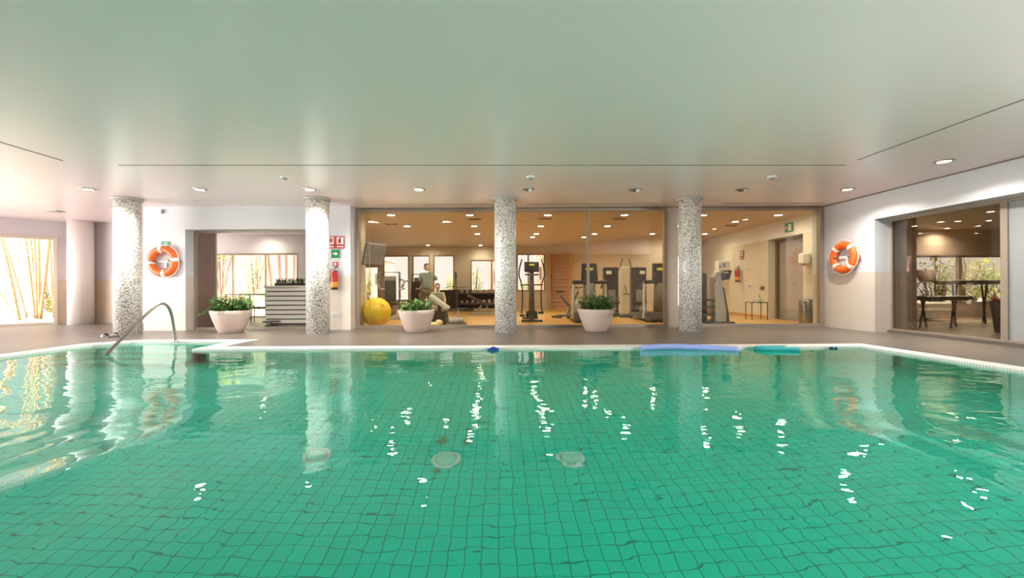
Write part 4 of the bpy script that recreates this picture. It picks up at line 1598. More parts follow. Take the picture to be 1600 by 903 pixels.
# ---- right side of the gym
q = at(1182, 472, 12.65)
t = thing('side_table', 'small low black metal table by the gym wall carrying two bottles', 'side table', (q.x, 12.65, 0))
MB().box((0, 0, 0.52), (0.50, 0.36, 0.02), None, 0.004).build('table_top', M_BLACK, t)
for sx in (-1, 1):
    for sy in (-1, 1):
        MB().box((sx * 0.235, sy * 0.165, 0.255), (0.018, 0.018, 0.51)).build('leg', M_BLACK, t)
tx, ty = q.x, 12.65
t = thing('pump_bottle', 'clear hand gel pump bottle with dark cap on the low black table', 'bottle', (tx + 0.09, ty, 0.53))
MB().lathe([(0.042, 0), (0.045, 0.01), (0.045, 0.12), (0.03, 0.15), (0.014, 0.16)], 20).build('bottle_body', mat('bottle_pale', (0.62, 0.74, 0.62), 0.2), t)
m = MB()
m.lathe([(0.016, 0.16), (0.016, 0.185), (0.006, 0.19), (0.006, 0.215)], 14)
m.tube([(0.0, 0, 0.215), (-0.035, 0, 0.215), (-0.04, 0, 0.20)], 0.007, 8)
m.build('pump', M_BLACK, t)
t = thing('spray_bottle', 'small translucent bottle on the low black table, left of the pump bottle', 'bottle', (tx - 0.09, ty, 0.53))
MB().lathe([(0.035, 0), (0.037, 0.01), (0.037, 0.09), (0.012, 0.12)], 20).build('bottle_body', mat('bottle_white', (0.72, 0.72, 0.60), 0.2), t)
MB().lathe([(0.014, 0.12), (0.014, 0.15)], 12).build('cap', M_WHITE, t)
q = at(1261, 490, 11.05)
t = thing('waste_bin', 'tall brushed steel waste bin at the right end of the gym glass', 'bin', (q.x - 0.02, 11.03, 0))
MB().lathe([(0.175, 0.0), (0.18, 0.01), (0.18, 0.62), (0.17, 0.64)], 36).build('body', 'steel', t)
MB().lathe([(0.172, 0.64), (0.155, 0.665), (0.09, 0.668)], 36).build('lid', M_GREY, t)
q = at(1259, 404, 11.15)
t = thing('soap_dispenser', 'white rounded dispenser on the gym wall above the steel bin', 'dispenser', (7.975, 11.2, q.z), -PI / 2)
MB().box((0, -0.10, 0.0), (0.26, 0.20, 0.30), None, 0.05, 4).build('case', M_WHITE, t)
MB().box((0, -0.14, -0.165), (0.12, 0.08, 0.04), None, 0.01).build('nozzle', M_GREY, t)
q = at(1129, 416, 15.2)
t = thing('wall_box', 'white wall box with blue label on the gym wall behind the stair climber', 'dispenser', (7.97, 15.4, q.z), -PI / 2)
MB().box((0, -0.20, 0), (0.30, 0.40, 0.40), None, 0.02).build('case', M_WHITE, t)
MB().box((0.152, -0.2, 0.05), (0.006, 0.14, 0.16)).build('blue_label', mat('label_blue', (0.25, 0.45, 0.75), 0.5), t)
MB().box((0.152, -0.34, -0.02), (0.006, 0.05, 0.07)).build('slot', M_DARK, t)
q = at(1153.5, 440, 14.5)
extinguisher((7.86, 14.5, q.z), -PI / 2 + 0.5, 'red fire extinguisher with orange band on the gym wall inside')
q = at(1156, 398, 14.4)
fire_sign('red fire extinguisher sign on the gym wall inside', (7.96, 14.4, q.z), -PI / 2 + 0.06, 'extinguisher')
q = at(1227, 355, 11.9)
t = thing('exit_sign', 'green and white exit sign above the gym door', 'sign', (7.975, 11.95, q.z), -PI / 2)
MB().box((0, -0.015, 0), (0.32, 0.03, 0.26), None, 0.004).build('panel', M_GREEN, t)
m = MB()
m.box((0.06, -0.032, 0), (0.13, 0.004, 0.19))
m.box((-0.08, -0.032, 0.0), (0.10, 0.004, 0.03))
m.plate([(-0.10, -0.06), (-0.15, 0.0), (-0.10, 0.06)], -0.034, -0.030)
m.build('pictogram', M_WHITE, t)
for x, y, Y, lab in ((1171, 420, 14.0, 'white switch plate on the gym wall right of the extinguisher'), (1171, 447, 13.95, 'pale socket plate on the gym wall below the white switch'),
                     (1193, 450, 13.25, 'dark socket plate on the gym wall nearest the door recess')):
    z = at(x, y, Y).z
    t = thing('wall_switch', lab, 'switch', (7.978, Y, z), -PI / 2)
    dark = 'dark' in lab
    MB().box((0, -0.01, 0), (0.20, 0.02, 0.10), None, 0.005).build('plate', M_DARK if dark else M_WHITE, t)
    for s in (-1, 1):
        MB().box((s * 0.045, -0.022, 0), (0.05, 0.006, 0.055)).build('rocker', M_GREY, t)
# ================================================================== PEOPLE
def skin(points, edges, radii, root, sub=1):
    me = bpy.data.meshes.new('tmp')
    names = list(points)
    idx = {n: i for i, n in enumerate(names)}
    me.from_pydata([points[n] for n in names], [(idx[a], idx[b]) for a, b in edges], [])
    o = bpy.data.objects.new('tmp', me)
    COL.objects.link(o)
    o.modifiers.new('Skin', 'SKIN')
    o.modifiers['Skin'].use_smooth_shade = True
    for n in names:
        v = me.skin_vertices[0].data[idx[n]]
        r = radii[n]
        v.radius = r if isinstance(r, tuple) else (r, r)
        v.use_root = (n == root)
    s = o.modifiers.new('Sub', 'SUBSURF')
    s.levels = s.render_levels = sub
    dg = bpy.context.evaluated_depsgraph_get()
    m2 = bpy.data.meshes.new_from_object(o.evaluated_get(dg))
    bpy.data.objects.remove(o)
    return m2


def fuse(meshes, voxel=0.007):
    bm = bmesh.new()
    for m in meshes:
        bm.from_mesh(m)
    me = bpy.data.meshes.new('tmp')
    bm.to_mesh(me)
    bm.free()
    o = bpy.data.objects.new('tmp', me)
    COL.objects.link(o)
    r = o.modifiers.new('R', 'REMESH')
    r.mode = 'VOXEL'
    r.voxel_size = voxel
    r.use_smooth_shade = True
    s = o.modifiers.new('S', 'SMOOTH')
    s.iterations = 3
    s.factor = 0.4
    dg = bpy.context.evaluated_depsgraph_get()
    m2 = bpy.data.meshes.new_from_object(o.evaluated_get(dg))
    bpy.data.objects.remove(o)
    for p in m2.polygons:
        p.use_smooth = True
    return m2


def link_mesh(name, me, m, parent):
    me.materials.clear()
    me.materials.append(m)
    me.name = name
    o = bpy.data.objects.new(name, me)
    COL.objects.link(o)
    o.parent = parent
    return o


def mb_mesh(mb):
    me = bpy.data.meshes.new('tmp')
    mb.bm.to_mesh(me)
    mb.bm.free()
    return me


def hand(P, E, R, wrist, name, d, side, palm_n):
    """palm plus five short finger chains of unequal length; d points along the fingers, side towards the thumb"""
    d, side, palm_n = Vector(d).normalized(), Vector(side).normalized(), Vector(palm_n).normalized()
    w = Vector(P[wrist])
    P[name] = w + d * 0.055
    R[name] = (0.036, 0.020)
    E.append((wrist, name))
    for k, (off, ln) in enumerate(((0.030, 0.070), (0.010, 0.082), (-0.011, 0.076), (-0.031, 0.058))):
        a, b, c = ('%s_f%d%s' % (name, k, s) for s in 'abc')
        base = w + d * 0.09 + side * off
        P[a] = base
        P[b] = base + d * ln * 0.5 + palm_n * ln * 0.12
        P[c] = base + d * ln * 0.85 + palm_n * ln * 0.45
        R[a], R[b], R[c] = 0.010, 0.009, 0.0075
        E += [(name, a), (a, b), (b, c)]
    a, b = name + '_ta', name + '_tb'
    P[a] = w + d * 0.035 + side * 0.045 + palm_n * 0.01
    P[b] = w + d * 0.085 + side * 0.065 + palm_n * 0.03
    R[a], R[b] = 0.012, 0.009
    E += [(name, a), (a, b)]


def head_mesh(c, rz=0.0, tilt=0.0):
    m = MB()
    c = Vector(c)
    rot = Matrix.Rotation(rz, 4, 'Z') @ Matrix.Rotation(tilt, 4, 'X')
    M = Matrix.Translation(c) @ rot

    def b(p, s):
        m.ball(M @ Vector(p), s, 18, rot)
    b((0, 0.012, 0.035), (0.074, 0.094, 0.088))
    b((0, -0.012, -0.045), (0.056, 0.066, 0.070))
    b((0, -0.052, -0.085), (0.030, 0.026, 0.024))
    b((0, -0.086, -0.015), (0.012, 0.016, 0.026))
    b((0, -0.076, 0.018), (0.050, 0.014, 0.010))
    b((0, -0.076, -0.055), (0.022, 0.010, 0.008))
    for s in (-1, 1):
        b((s * 0.075, 0.015, -0.005), (0.012, 0.020, 0.032))
        b((s * 0.032, -0.074, 0.002), (0.013, 0.009, 0.007))
    return mb_mesh(m)


def hair_mesh(c, rz=0.0, tilt=0.0):
    m = MB()
    rot = Matrix.Rotation(rz, 4, 'Z') @ Matrix.Rotation(tilt, 4, 'X')
    M = Matrix.Translation(Vector(c)) @ rot
    m.ball(M @ Vector((0, 0.022, 0.052)), (0.080, 0.094, 0.082), 20, rot)
    m.ball(M @ Vector((0, 0.050, 0.0)), (0.074, 0.066, 0.080), 20, rot)
    return mb_mesh(m)


M_SKIN = mat('skin', (0.62, 0.38, 0.25), 0.5, var=0.04)
M_HAIR = mat('hair', (0.06, 0.04, 0.025), 0.6)
M_TEE = mat('tee_teal_grey', (0.20, 0.27, 0.26), 0.85)
M_TROUSER = mat('trouser_brown', (0.16, 0.12, 0.06), 0.85)
M_SHIRT2 = mat('shirt_sage', (0.34, 0.36, 0.26), 0.85)
M_LEGS2 = mat('trouser_pale', (0.48, 0.48, 0.42), 0.85)
M_SHOE = mat('shoe_dark', (0.05, 0.05, 0.05), 0.6)


def person(label, loc, rz, P, head, hrz, hands, tee, trouser, pose_shoes, M_t, M_l):
    t = thing('person', label, 'person', loc, rz)
    R = {'pelvis': (0.15, 0.11), 'waist': (0.135, 0.10), 'chest': (0.16, 0.11), 'neckb': 0.075, 'neck': 0.055, 'skull': 0.06,
         'shL': 0.07, 'shR': 0.07, 'elL': 0.044, 'elR': 0.044, 'wrL': 0.028, 'wrR': 0.028, 'uaL': 0.052, 'uaR': 0.052,
         'hipL': 0.095, 'hipR': 0.095, 'knL': 0.058, 'knR': 0.058, 'clL': 0.055, 'clR': 0.055, 'anL': 0.038, 'anR': 0.038, 'toL': 0.03, 'toR': 0.03}
    P = {k: Vector(v) for k, v in P.items()}
    E = [('pelvis', 'waist'), ('waist', 'chest'), ('chest', 'neckb'), ('neckb', 'neck'), ('neck', 'skull')]
    for s in 'LR':
        P['ua' + s] = P['sh' + s].lerp(P['el' + s], 0.4)
        P['cl' + s] = P['kn' + s].lerp(P['an' + s], 0.3)
        E += [('chest', 'sh' + s), ('sh' + s, 'ua' + s), ('ua' + s, 'el' + s), ('el' + s, 'wr' + s),
              ('pelvis', 'hip' + s), ('hip' + s, 'kn' + s), ('kn' + s, 'cl' + s), ('cl' + s, 'an' + s), ('an' + s, 'to' + s)]
    P['skull'] = Vector(head) + Vector((0, 0.01, -0.03))
    for s in 'LR':
        hand(P, E, R, 'wr' + s, 'palm' + s, *hands[s])
    body = fuse([skin(P, E, R, 'pelvis'), head_mesh(head, hrz)])
    link_mesh('body', body, M_SKIN, t)
    link_mesh('hair', hair_mesh(head, hrz), M_HAIR, t)
    # shirt and trousers follow the body a little outside it
    tp = {k: P[k] for k in ('pelvis', 'waist', 'chest', 'neckb', 'shL', 'shR', 'uaL', 'uaR')}
    tp['slL'], tp['slR'] = P['shL'].lerp(P['elL'], 0.72), P['shR'].lerp(P['elR'], 0.72)
    tr = {k: R[k] for k in tp if k in R}
    g = 0.017
    tr = {k: ((v[0] + g, v[1] + g) if isinstance(v, tuple) else v + g) for k, v in tr.items()}
    tr['neckb'] = 0.075
    tr['slL'] = tr['slR'] = 0.064
    te = [('pelvis', 'waist'), ('waist', 'chest'), ('chest', 'neckb'), ('chest', 'shL'), ('chest', 'shR'), ('shL', 'uaL'), ('shR', 'uaR'), ('uaL', 'slL'), ('uaR', 'slR')]
    link_mesh('t_shirt', skin(tp, te, tr, 'pelvis', 2), M_t, t)
    lp = {k: P[k] for k in ('pelvis', 'hipL', 'hipR', 'knL', 'knR', 'clL', 'clR')}
    lp['heL'], lp['heR'] = P['knL'].lerp(P['anL'], 0.93), P['knR'].lerp(P['anR'], 0.93)
    lr = {k: ((R[k][0] + .01, R[k][1] + .01) if isinstance(R[k], tuple) else R[k] + .016) for k in lp if k in R}
    lr['heL'] = lr['heR'] = 0.055
    le = [('pelvis', 'hipL'), ('pelvis', 'hipR')] + [(a + s, b + s) for s in 'LR' for a, b in (('hip', 'kn'), ('kn', 'cl'), ('cl', 'he'))]
    link_mesh('trousers', skin(lp, le, lr, 'pelvis', 2), M_l, t)
    for s in 'LR':
        a, b = P['an' + s], P['to' + s]
        m = MB()
        m.tube([Vector((a.x, a.y + 0.05, 0.045)), Vector((a.x, a.y, 0.05)), Vector((b.x, b.y, 0.042)), Vector((b.x, b.y - 0.04, 0.036))], [0.036, 0.045, 0.042, 0.03], 12)
        m.box((a.x, (a.y + b.y) / 2, 0.009), (0.085, abs(a.y - b.y) + 0.14, 0.018), None, 0.006)
        m.build('shoe', M_SHOE, t)
    return t


sp = at(667, 450, 13.0)
person('person in a teal-grey t-shirt standing in the gym with one hand on the hip', (sp.x, 13.0, 0), math.radians(22),
       {'pelvis': (0, 0, 0.94), 'waist': (0, 0.0, 1.10), 'chest': (0, 0.01, 1.33), 'neckb': (0, 0.01, 1.46), 'neck': (0, 0.0, 1.53),
        'shL': (0.17, 0.01, 1.40), 'shR': (-0.17, 0.01, 1.40), 'elL': (0.40, 0.08, 1.20), 'elR': (-0.25, 0.02, 1.12),
        'wrL': (0.22, -0.02, 1.02), 'wrR': (-0.26, -0.06, 0.88), 'hipL': (0.09, 0, 0.88), 'hipR': (-0.09, 0, 0.88),
        'knL': (0.11, -0.02, 0.49), 'knR': (-0.11, -0.02, 0.49), 'anL': (0.13, 0.02, 0.08), 'anR': (-0.13, 0.02, 0.08), 'toL': (0.14, -0.14, 0.04), 'toR': (-0.14, -0.14, 0.04)},
       (0, -0.02, 1.645), 0.35,
       {'L': ((-0.75, -0.2, -0.5), (0.2, -0.8, 0.3), (-0.3, 0.6, -0.2)), 'R': ((0.0, -0.1, -1), (0.1, -1, 0), (1, 0, 0))},
       None, None, None, M_TEE, M_TROUSER)
px2 = at(684, 450, 12.25)
sb = thing('exercise_stool', 'low black padded stool under the seated person', 'stool', (px2.x, 12.25, 0))
MB().lathe([(0.17, 0.20), (0.19, 0.22), (0.19, 0.25), (0.16, 0.262)], 28).build('seat', M_PAD, sb)
MB().lathe([(0.17, 0), (0.17, 0.02), (0.04, 0.04), (0.04, 0.20)], 24).build('pedestal', M_DARK, sb)
sb.scale = (0.94, 0.94, 0.94)
pp_ = person('person in a sage top sitting low behind the tilted grey bench pad', (px2.x, 12.25, 0), 0.1,
       {'pelvis': (0, 0, 0.43), 'waist': (0, -0.02, 0.58), 'chest': (0, -0.07, 0.80), 'neckb': (0, -0.09, 0.92), 'neck': (0, -0.10, 0.98),
        'shL': (0.16, -0.08, 0.87), 'shR': (-0.16, -0.08, 0.87), 'elL': (0.24, -0.20, 0.63), 'elR': (-0.24, -0.20, 0.63),
        'wrL': (0.14, -0.36, 0.56), 'wrR': (-0.14, -0.36, 0.56), 'hipL': (0.09, -0.02, 0.41), 'hipR': (-0.09, -0.02, 0.41),
        'knL': (0.17, -0.40, 0.46), 'knR': (-0.17, -0.40, 0.46), 'anL': (0.17, -0.34, 0.08), 'anR': (-0.17, -0.34, 0.08), 'toL': (0.19, -0.48, 0.04), 'toR': (-0.19, -0.48, 0.04)},
       (0, -0.13, 1.085), 0.1,
       {'L': ((-0.2, -0.8, -0.3), (-0.9, 0.2, 0.2), (0, -0.2, -1)), 'R': ((0.2, -0.8, -0.3), (0.9, 0.2, 0.2), (0, -0.2, -1))},
       None, None, None, M_SHIRT2, M_LEGS2)
pp_.scale = (0.94, 0.94, 0.94)

# ================================================================== LOBBY
q = at(448, 450, 11.75)
cw = 1.3
t = thing('slatted_counter', 'white slatted counter in the lobby behind the second mosaic column', 'counter', (-6.12, 11.75, 0))
MB().box((0, 0.02, 0.53), (1.42, 0.40, 1.02), None, 0.004).build('carcass', M_CHAR, t)
for k in range(8):
    MB().box((0, -0.19, 0.09 + 0.128 * k), (1.44, 0.03, 0.098), None, 0.004).build('slat', mat('slat_white', (0.86, 0.83, 0.78), 0.5), t)
MB().box((0, 0, 1.06), (1.50, 0.50, 0.045), None, 0.006).build('counter_top', mat('slat_white', (0.86, 0.83, 0.78), 0.5), t)
q = at(462, 440, 12.1)
rnd = random.Random(4)
t = thing('counter_plant', 'row of small green plants in a trough on the lobby counter', 'potted plant', (-6.3, 11.8, 1.083))
MB().box((0, 0, 0.04), (0.8, 0.14, 0.08), None, 0.01).build('trough', M_CHAR, t)
m = MB()
for k in range(120):
    x = rnd.uniform(-0.38, 0.38)
    a = rnd.uniform(0, 2 * PI)
    m.leaf((x, 0, 0.08), (0.5 * math.cos(a), 0.5 * math.sin(a), 1), rnd.uniform(0.08, 0.20), 0.025, 0.5, 3)
m.build('foliage', 'leaf', t, fix=False)
# steel railing
t = thing('lobby_railing', 'thin dark steel railing in front of the lobby window', 'railing', (-8.2, 13.6, 0))
MB().tube([(-1.2, 0, 0.82), (1.25, 0, 0.82)], 0.02, 8).build('top_rail', M_DARK, t)
for k in range(4):
    MB().tube([(-1.15 + 0.78 * k, 0, 0), (-1.15 + 0.78 * k, 0, 0.82)], 0.015, 8).build('post', M_DARK, t)


def chair(loc, rz, label):
    t = thing('lounge_chair', label, 'chair', loc, rz, 'dark lobby chairs')
    MB().box((0, 0, 0.43), (0.46, 0.46, 0.05), None, 0.015).build('seat', M_DARK, t)
    MB().box((0, 0.22, 0.68), (0.46, 0.04, 0.42), (-0.15, 0, 0), 0.015).build('backrest', M_DARK, t)
    for sx in (-1, 1):
        for sy in (-1, 1):
            MB().tube([(sx * 0.19, sy * 0.19, 0.41), (sx * 0.21, sy * 0.21, 0)], 0.014, 8).build('leg', M_FRAME_D, t)
    return t


chair((at(407, 490, 12.6).x, 12.6, 0), -1.2, 'dark slim chair in the lobby beside the slatted counter')
t = thing('lobby_table', 'small round dark table in the lobby in front of the slatted counter', 'table', (at(420, 500, 11.3).x + 0.1, 11.25, 0))
MB().lathe([(0.22, 0.10), (0.225, 0.115), (0.22, 0.13)], 28).build('table_top', M_DARK, t)
MB().lathe([(0.16, 0), (0.16, 0.015), (0.02, 0.03), (0.02, 0.10)], 20).build('pedestal', M_DARK, t)
for x, y, Y, lab in ((410, 362.5, 12.2, 'lit lobby ceiling downlight left of the slatted counter'), (456, 374, 14.0, 'lit lobby ceiling downlight nearest the second mosaic column')):
    p = ceil_at(x, 363 if x < 430 else 369, 2.9)
    downlight((p[0], p[1], 2.9), lab, 'downlights of the lobby', 4, GWARM, 0.09)

# ================================================================== TREATMENT ROOM
def spa_table(loc, rz, label, h, w_, d_):
    t = thing('treatment_table', label, 'treatment table', loc, rz, 'treatment tables')
    MB().box((0, 0, h), (w_, d_, 0.10), None, 0.03).build('padded_top', M_PAD, t)
    for s in (-1, 1):
        m = MB()
        m.tube([(s * w_ * 0.35 - 0.25, -d_ * 0.25, 0), (s * w_ * 0.35 + 0.2, d_ * 0.25, h - 0.05)], 0.02, 8)
        m.tube([(s * w_ * 0.35 + 0.25, d_ * 0.25, 0), (s * w_ * 0.35 - 0.2, -d_ * 0.25, h - 0.05)], 0.02, 8)
        m.build('crossed_legs', M_DARK, t)
    return t


zf = 0.056
q = at(1515, 450, 10.3)
spa_table((q.x, 10.3, zf), 0.25, 'high dark padded treatment table on crossed legs before the spa window', 1.02, 1.5, 0.6)
q = at(1466, 470, 9.4)
spa_table((q.x, 9.4, zf), 0.1, 'lower dark treatment table on crossed legs nearer the glass', 0.66, 1.1, 0.55)
l0 = None
for k in range(3):
    loc = (at(1440, 480, 11.3).x, 11.3, zf + 0.17 * k)
    lab = ('white sun lounger at the bottom of the stack in the treatment room', 'white sun lounger in the middle of the stack in the treatment room', 'white sun lounger on top of the stack in the treatment room')[k]
    if l0 is None:
        l0 = thing('sun_lounger', lab, 'sun lounger', loc, 0.2, 'stacked white loungers')
        m = MB()
        for j in range(9):
            m.box((-0.64 + 0.16 * j, 0, 0.135), (0.13, 0.58, 0.03), None, 0.008)
        m.build('slatted_bed', M_WHITE, l0)
        for sy in (-1, 1):
            MB().box((0, sy * 0.28, 0.115), (1.5, 0.05, 0.05), None, 0.01).build('side_rail', M_WHITE, l0)
            for sx in (-1, 1):
                MB().box((sx * 0.62, sy * 0.30, 0.085), (0.06, 0.05, 0.17), None, 0.01).build('leg', M_WHITE, l0)
    else:
        dup(l0, loc, 0.2, lab)
q = at(1562, 470, 8.3)
t = thing('tall_vase', 'tall tapering black vase holding orange flowers beside the spa glass mullion', 'vase', (q.x, 8.3, zf))
MB().lathe([(0.07, 0), (0.075, 0.01), (0.10, 0.30), (0.145, 0.62), (0.14, 0.63), (0.12, 0.60)], 28, cap1=False).build('vase_body', M_BLACK, t)
m = MB()
rnd = random.Random(2)
for k in range(60):
    a = rnd.uniform(0, 2 * PI)
    m.leaf((0.05 * math.cos(a), 0.05 * math.sin(a), 0.60), (math.cos(a), math.sin(a), rnd.uniform(0.6, 2.2)), rnd.uniform(0.1, 0.2), 0.05, 0.7, 3)
m.build('orange_flowers', mat('flower_orange', (0.75, 0.20, 0.05), 0.6), t, fix=False)
t = thing('floor_lamp', 'dark floor lamp with a tapering shade in front of the spa window', 'floor lamp', (at(1452, 450, 11.9).x, 12.0, zf))
MB().lathe([(0.15, 0), (0.15, 0.02), (0.015, 0.035), (0.015, 1.10)], 20).build('stand', M_DARK, t)
MB().lathe([(0.13, 1.05), (0.26, 1.40), (0.255, 1.40), (0.125, 1.05)], 28, cap0=False, cap1=False).build('shade', mat('shade_brown', (0.22, 0.16, 0.12), 0.7), t)
k = 0
for x, y in ((1470, 346), (1480, 356), (1548, 330), (1545, 344), (1497, 345)):
    p = on_plane(x, y, 2.7)
    if p.y > 12.4 or p.x > 15.5 or p.x < 8.8:
        continue
    k += 1
    downlight((p.x, p.y, 2.7), 'lit treatment room ceiling downlight, %s of the group in depth' % ordn[k - 1], 'downlights of the treatment room', 6, GWARM, 0.085)

# ================================================================== OUTSIDE
def culm(pts, r, label):
    b = Vector((pts[0][0], pts[0][1], -0.04))
    t = thing('bamboo_stem', label, 'bamboo', b, 0, 'bamboo stems outside the left window')
    loc = [Vector(p) - b for p in pts]
    MB().tube(catmull(loc, 6), r, 10).build('stem', 'bamboo', t)
    m = MB()
    rn = random.Random(int(pts[0][0] * 100))
    for i in range(14):
        p = loc[0].lerp(loc[-1], rn.uniform(0.5, 1.0))
        a = rn.uniform(0, 2 * PI)
        m.leaf(p, (math.cos(a), math.sin(a), rn.uniform(-0.2, 0.4)), rn.uniform(0.2, 0.4), 0.035, 0.8, 4)
    m.build('leaves', 'leaf_pale', t, fix=False)


stems = [((0, 372), (30, 500), 13.4, 4.2, 'thick leaning bamboo stem at the left edge of the window'), ((4, 372), (42, 500), 14.4, 2.6, 'slim leaning bamboo stem second from the left edge'),
         ((38, 372), (55, 505), 14.0, 3.0, 'bamboo stem at the left of the upright cluster'), ((46, 372), (58, 505), 14.5, 2.6, 'slim bamboo stem second in the upright cluster'),
         ((52, 372), (58, 505), 13.8, 2.6, 'slim bamboo stem third in the upright cluster'), ((58, 372), (62, 505), 14.2, 3.6, 'bamboo stem at the right of the upright cluster'),
         ((75, 372), (63, 505), 13.7, 4.4, 'thick dark bamboo stem leaning the other way'), ((77, 372), (83, 505), 14.6, 2.2, 'thin bamboo stem nearest the right frame of the window'),
         ((-20, 440), (32, 508), 13.0, 3.6, 'thick bamboo stem lying low at the bottom left of the window')]
for (a, b, Y, wpx, lab) in stems:
    Y += 1.2
    bot = on_plane(b[0], b[1] - 2, -0.04)
    A_ = at(a[0], a[1], Y)
    B_ = at(b[0], b[1], Y)
    B_.z = max(B_.z, -0.04)
    top = B_ + (A_ - B_) * 1.5
    mid = B_.lerp(top, 0.5) + Vector((0.03, 0, 0))
    culm([B_, mid, top], wpx * Y / 650 / 2, lab)


def shrub(loc, size, label, leafm, n, seed, name='garden_shrub', cat='shrub', group=None, lw=0.06, ll=0.22, stem_h=0.3, flowers=None):
    rn = random.Random(seed)
    t = thing(name, label, cat, loc, 0, group)
    m = MB()
    s = MB()
    for i in range(n):
        v = Vector((rn.gauss(0, 1), rn.gauss(0, 1), rn.gauss(0, 1))).normalized() * (rn.random() ** 0.4)
        p = Vector((v.x * size[0], v.y * size[1], stem_h + size[2] + v.z * size[2]))
        a = rn.uniform(0, 2 * PI)
        m.leaf(p, (math.cos(a), math.sin(a), rn.uniform(-0.5, 0.9)), ll * rn.uniform(0.6, 1.2), lw * rn.uniform(0.7, 1.2), 0.6, 3)
        if i % 12 == 0:
            s.tube([(p.x * 0.05, p.y * 0.05, 0), (p.x * 0.5, p.y * 0.5, p.z * 0.6), tuple(p)], [0.03 * size[2] + 0.008, 0.02, 0.006], 5)
    m.build('foliage', leafm, t, fix=False)
    s.build('branches', mat('bark', (0.16, 0.11, 0.07), 0.9), t)
    return t


p = at(62, 470, 13.4)
shrub((p.x, 13.9, -0.04), (0.32, 0.3, 0.5), 'yellow flowering shrub at the foot of the bamboo', 'leaf_yellow', 110, 1, ll=0.20, lw=0.05, stem_h=0.1)
p = at(20, 470, 18)
shrub((p.x, 19.5, -0.04), (1.4, 0.8, 1.2), 'pale bush far behind the bamboo stems', 'leaf_pale', 260, 2)
# trees beyond the lobby window
for x, Y, sz, lab, lm, sd, sh in ((398, 19.2, (0.8, 0.6, 1.2), 'leafy pale tree in the middle of the lobby window', 'leaf_pale', 3, 0.9),
                                  (345, 17.5, (0.8, 0.7, 0.55), 'yellow-green branch canopy at the left of the lobby window', 'leaf_yellow', 4, 2.2),
                                  (428, 17.6, (0.6, 0.5, 0.6), 'low pale bush outside the lobby window beside the counter', 'leaf_pale', 5, 0.1),
                                  (375, 16.4, (0.5, 0.5, 0.45), 'low bush outside the lobby window behind the planter', 'leaf', 6, 0.05)):
    p = at(x, 450, Y)
    shrub((p.x, Y, -0.04), sz, lab, lm, 420, sd, 'garden_tree' if sh > 0.5 else 'garden_shrub', 'tree' if sh > 0.5 else 'shrub', None, 0.07, 0.2, sh)
for k, (x0, x1, lab) in enumerate(((418, 428, 'slanting pinkish trunk outside the lobby window'), (436, 437, 'upright green trunk outside the lobby window'), (447, 446, 'upright brown trunk outside the lobby window, third from the left'), (460, 457, 'slim trunk outside the lobby window next to its right frame'))):
    a = at(x0, 395, 16.0)
    b = at(x1, 490, 16.0)
    b.z = -0.04
    t = thing('tree_trunk', lab, 'trunk', b, 0, 'trunks outside the lobby window')
    MB().tube(catmull([(0, 0, 0), ((a - b) * 0.5 + Vector((0.02, 0, 0))), (a - b) * 1.0, (a - b) * 1.7]), [0.06] * 6 + [0.05] * 7 + [0.035] * 6, 10).build('trunk', mat('trunk_tan', (0.22, 0.13, 0.08), 0.8), t)


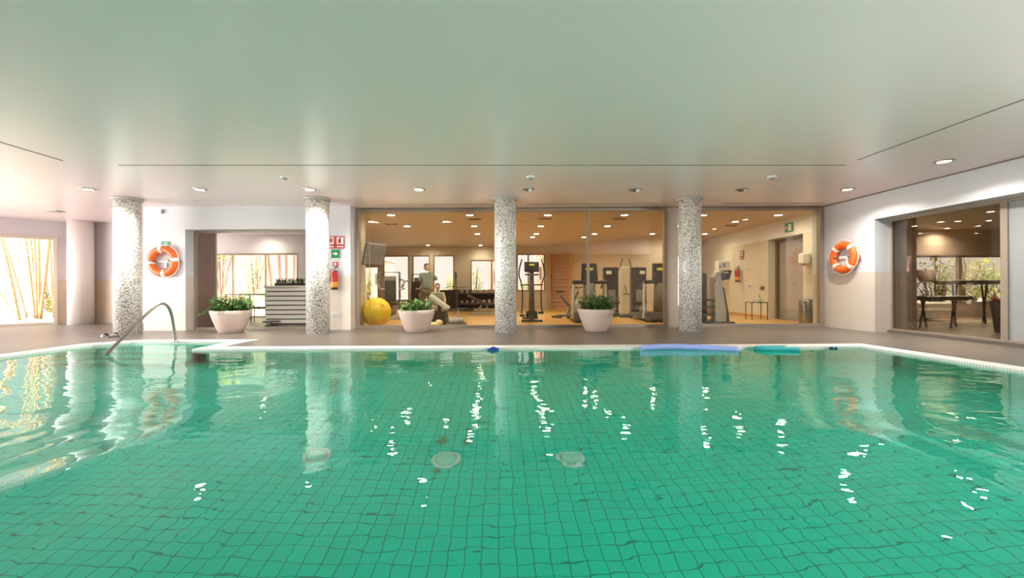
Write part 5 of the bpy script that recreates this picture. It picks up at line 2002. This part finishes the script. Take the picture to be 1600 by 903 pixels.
def pink_house(x0, x1, Y, h_, label, arch=True):
    xc = (x0 + x1) / 2
    w_ = x1 - x0
    t = thing('pink_building', label, 'building', (xc, Y, -0.04))
    MB().box((0, 1.0, h_ / 2), (w_, 2.0, h_)).build('walls', M_PINK, t)
    MB().box((0, 1.0, h_ + 0.06), (w_ + 0.2, 2.2, 0.12)).build('cornice', mat('cornice', (0.5, 0.28, 0.22), 0.7), t)
    if arch:
        m = MB()
        pts = [(-w_ * 0.28, 0.0), (w_ * 0.28, 0.0)] + [(w_ * 0.28 * math.cos(PI * k / 12), h_ * 0.45 + w_ * 0.28 * math.sin(PI * k / 12)) for k in range(13)]
        m.plate(pts, -0.04, 0.02)
        m.build('arched_door', mat('door_deep', (0.40, 0.12, 0.08), 0.7), t)
        m = MB()
        m.torus(w_ * 0.30, 0.05, 0, PI, 20, 8, (0, -0.03, h_ * 0.45))
        m.build('arch_trim', mat('cornice', (0.5, 0.28, 0.22), 0.7), t)
    else:
        for k in (-1, 1):
            f = MB().box((k * w_ * 0.22, -0.02, h_ * 0.6), (w_ * 0.2, 0.06, h_ * 0.28)).build('window_frame', M_FRAME, t)
            MB().box((k * w_ * 0.22, -0.055, h_ * 0.6), (w_ * 0.15, 0.02, h_ * 0.23)).build('window_pane', M_DARK, f)
    return t


p0, p1 = at(338, 450, 20.5), at(366, 450, 20.5)
pink_house(p0.x, p1.x, 20.5, 2.1, 'pink rendered building with an arched doorway beyond the lobby window')
p0, p1 = at(583, 450, 23.5), at(600, 450, 23.5)
pink_house(p0.x, p1.x, 23.5, 2.6, 'pink rendered building beyond the narrow window behind the yellow ball', False)
p0, p1 = at(764, 450, 25.0), at(803, 450, 25.0)
pink_house(p0.x, p1.x, 25.0, 2.9, 'pink rendered building beyond the far gym window left of the middle column', False)
p0, p1 = at(838, 450, 25.0), at(862, 450, 25.0)
pink_house(p0.x, p1.x, 25.0, 3.2, 'pink rendered building beyond the gym window behind the cross trainer', False)
for x, Y, sz, lab, lm, sd in ((743, 21.6, (0.45, 0.5, 1.1), 'bright yellow-green shrub beyond the far gym window', 'leaf_yellow', 21), (822, 21.5, (0.45, 0.4, 0.7), 'yellow-green shrub beyond the gym window behind the cross trainer', 'leaf_yellow', 22),
                              (655, 22.5, (1.0, 0.7, 0.6), 'low yellow-green bush beyond the windows behind the standing person', 'leaf_yellow', 23), (705, 22.0, (0.35, 0.5, 0.9), 'yellow-green bush beyond the window right of the standing person', 'leaf_yellow', 24),
                              (575, 21.5, (0.22, 0.3, 1.1), 'narrow yellow-green shrub beyond the narrow window behind the ball', 'leaf_yellow', 25)):
    p = at(x, 450, Y)
    shrub((p.x, Y, -0.04), sz, lab, lm, 240, sd, stem_h=0.1)
for x, Y, sz, lab, lm, sd in ((1462, 14.2, (0.8, 0.5, 1.1), 'tall yellow-green shrub outside the spa window, behind the floor lamp', 'leaf_yellow', 31),
                              (1512, 16.2, (1.0, 0.6, 1.3), 'big yellow-green shrub outside the middle of the spa window', 'leaf_yellow', 32),
                              (1552, 14.0, (0.6, 0.5, 0.9), 'pale shrub outside the spa window at its right end', 'leaf_pale', 33)):
    p = at(x, 450, Y)
    shrub((p.x, Y, -0.04), sz, lab, lm, 420, sd, lw=0.06, ll=0.3, stem_h=0.1)
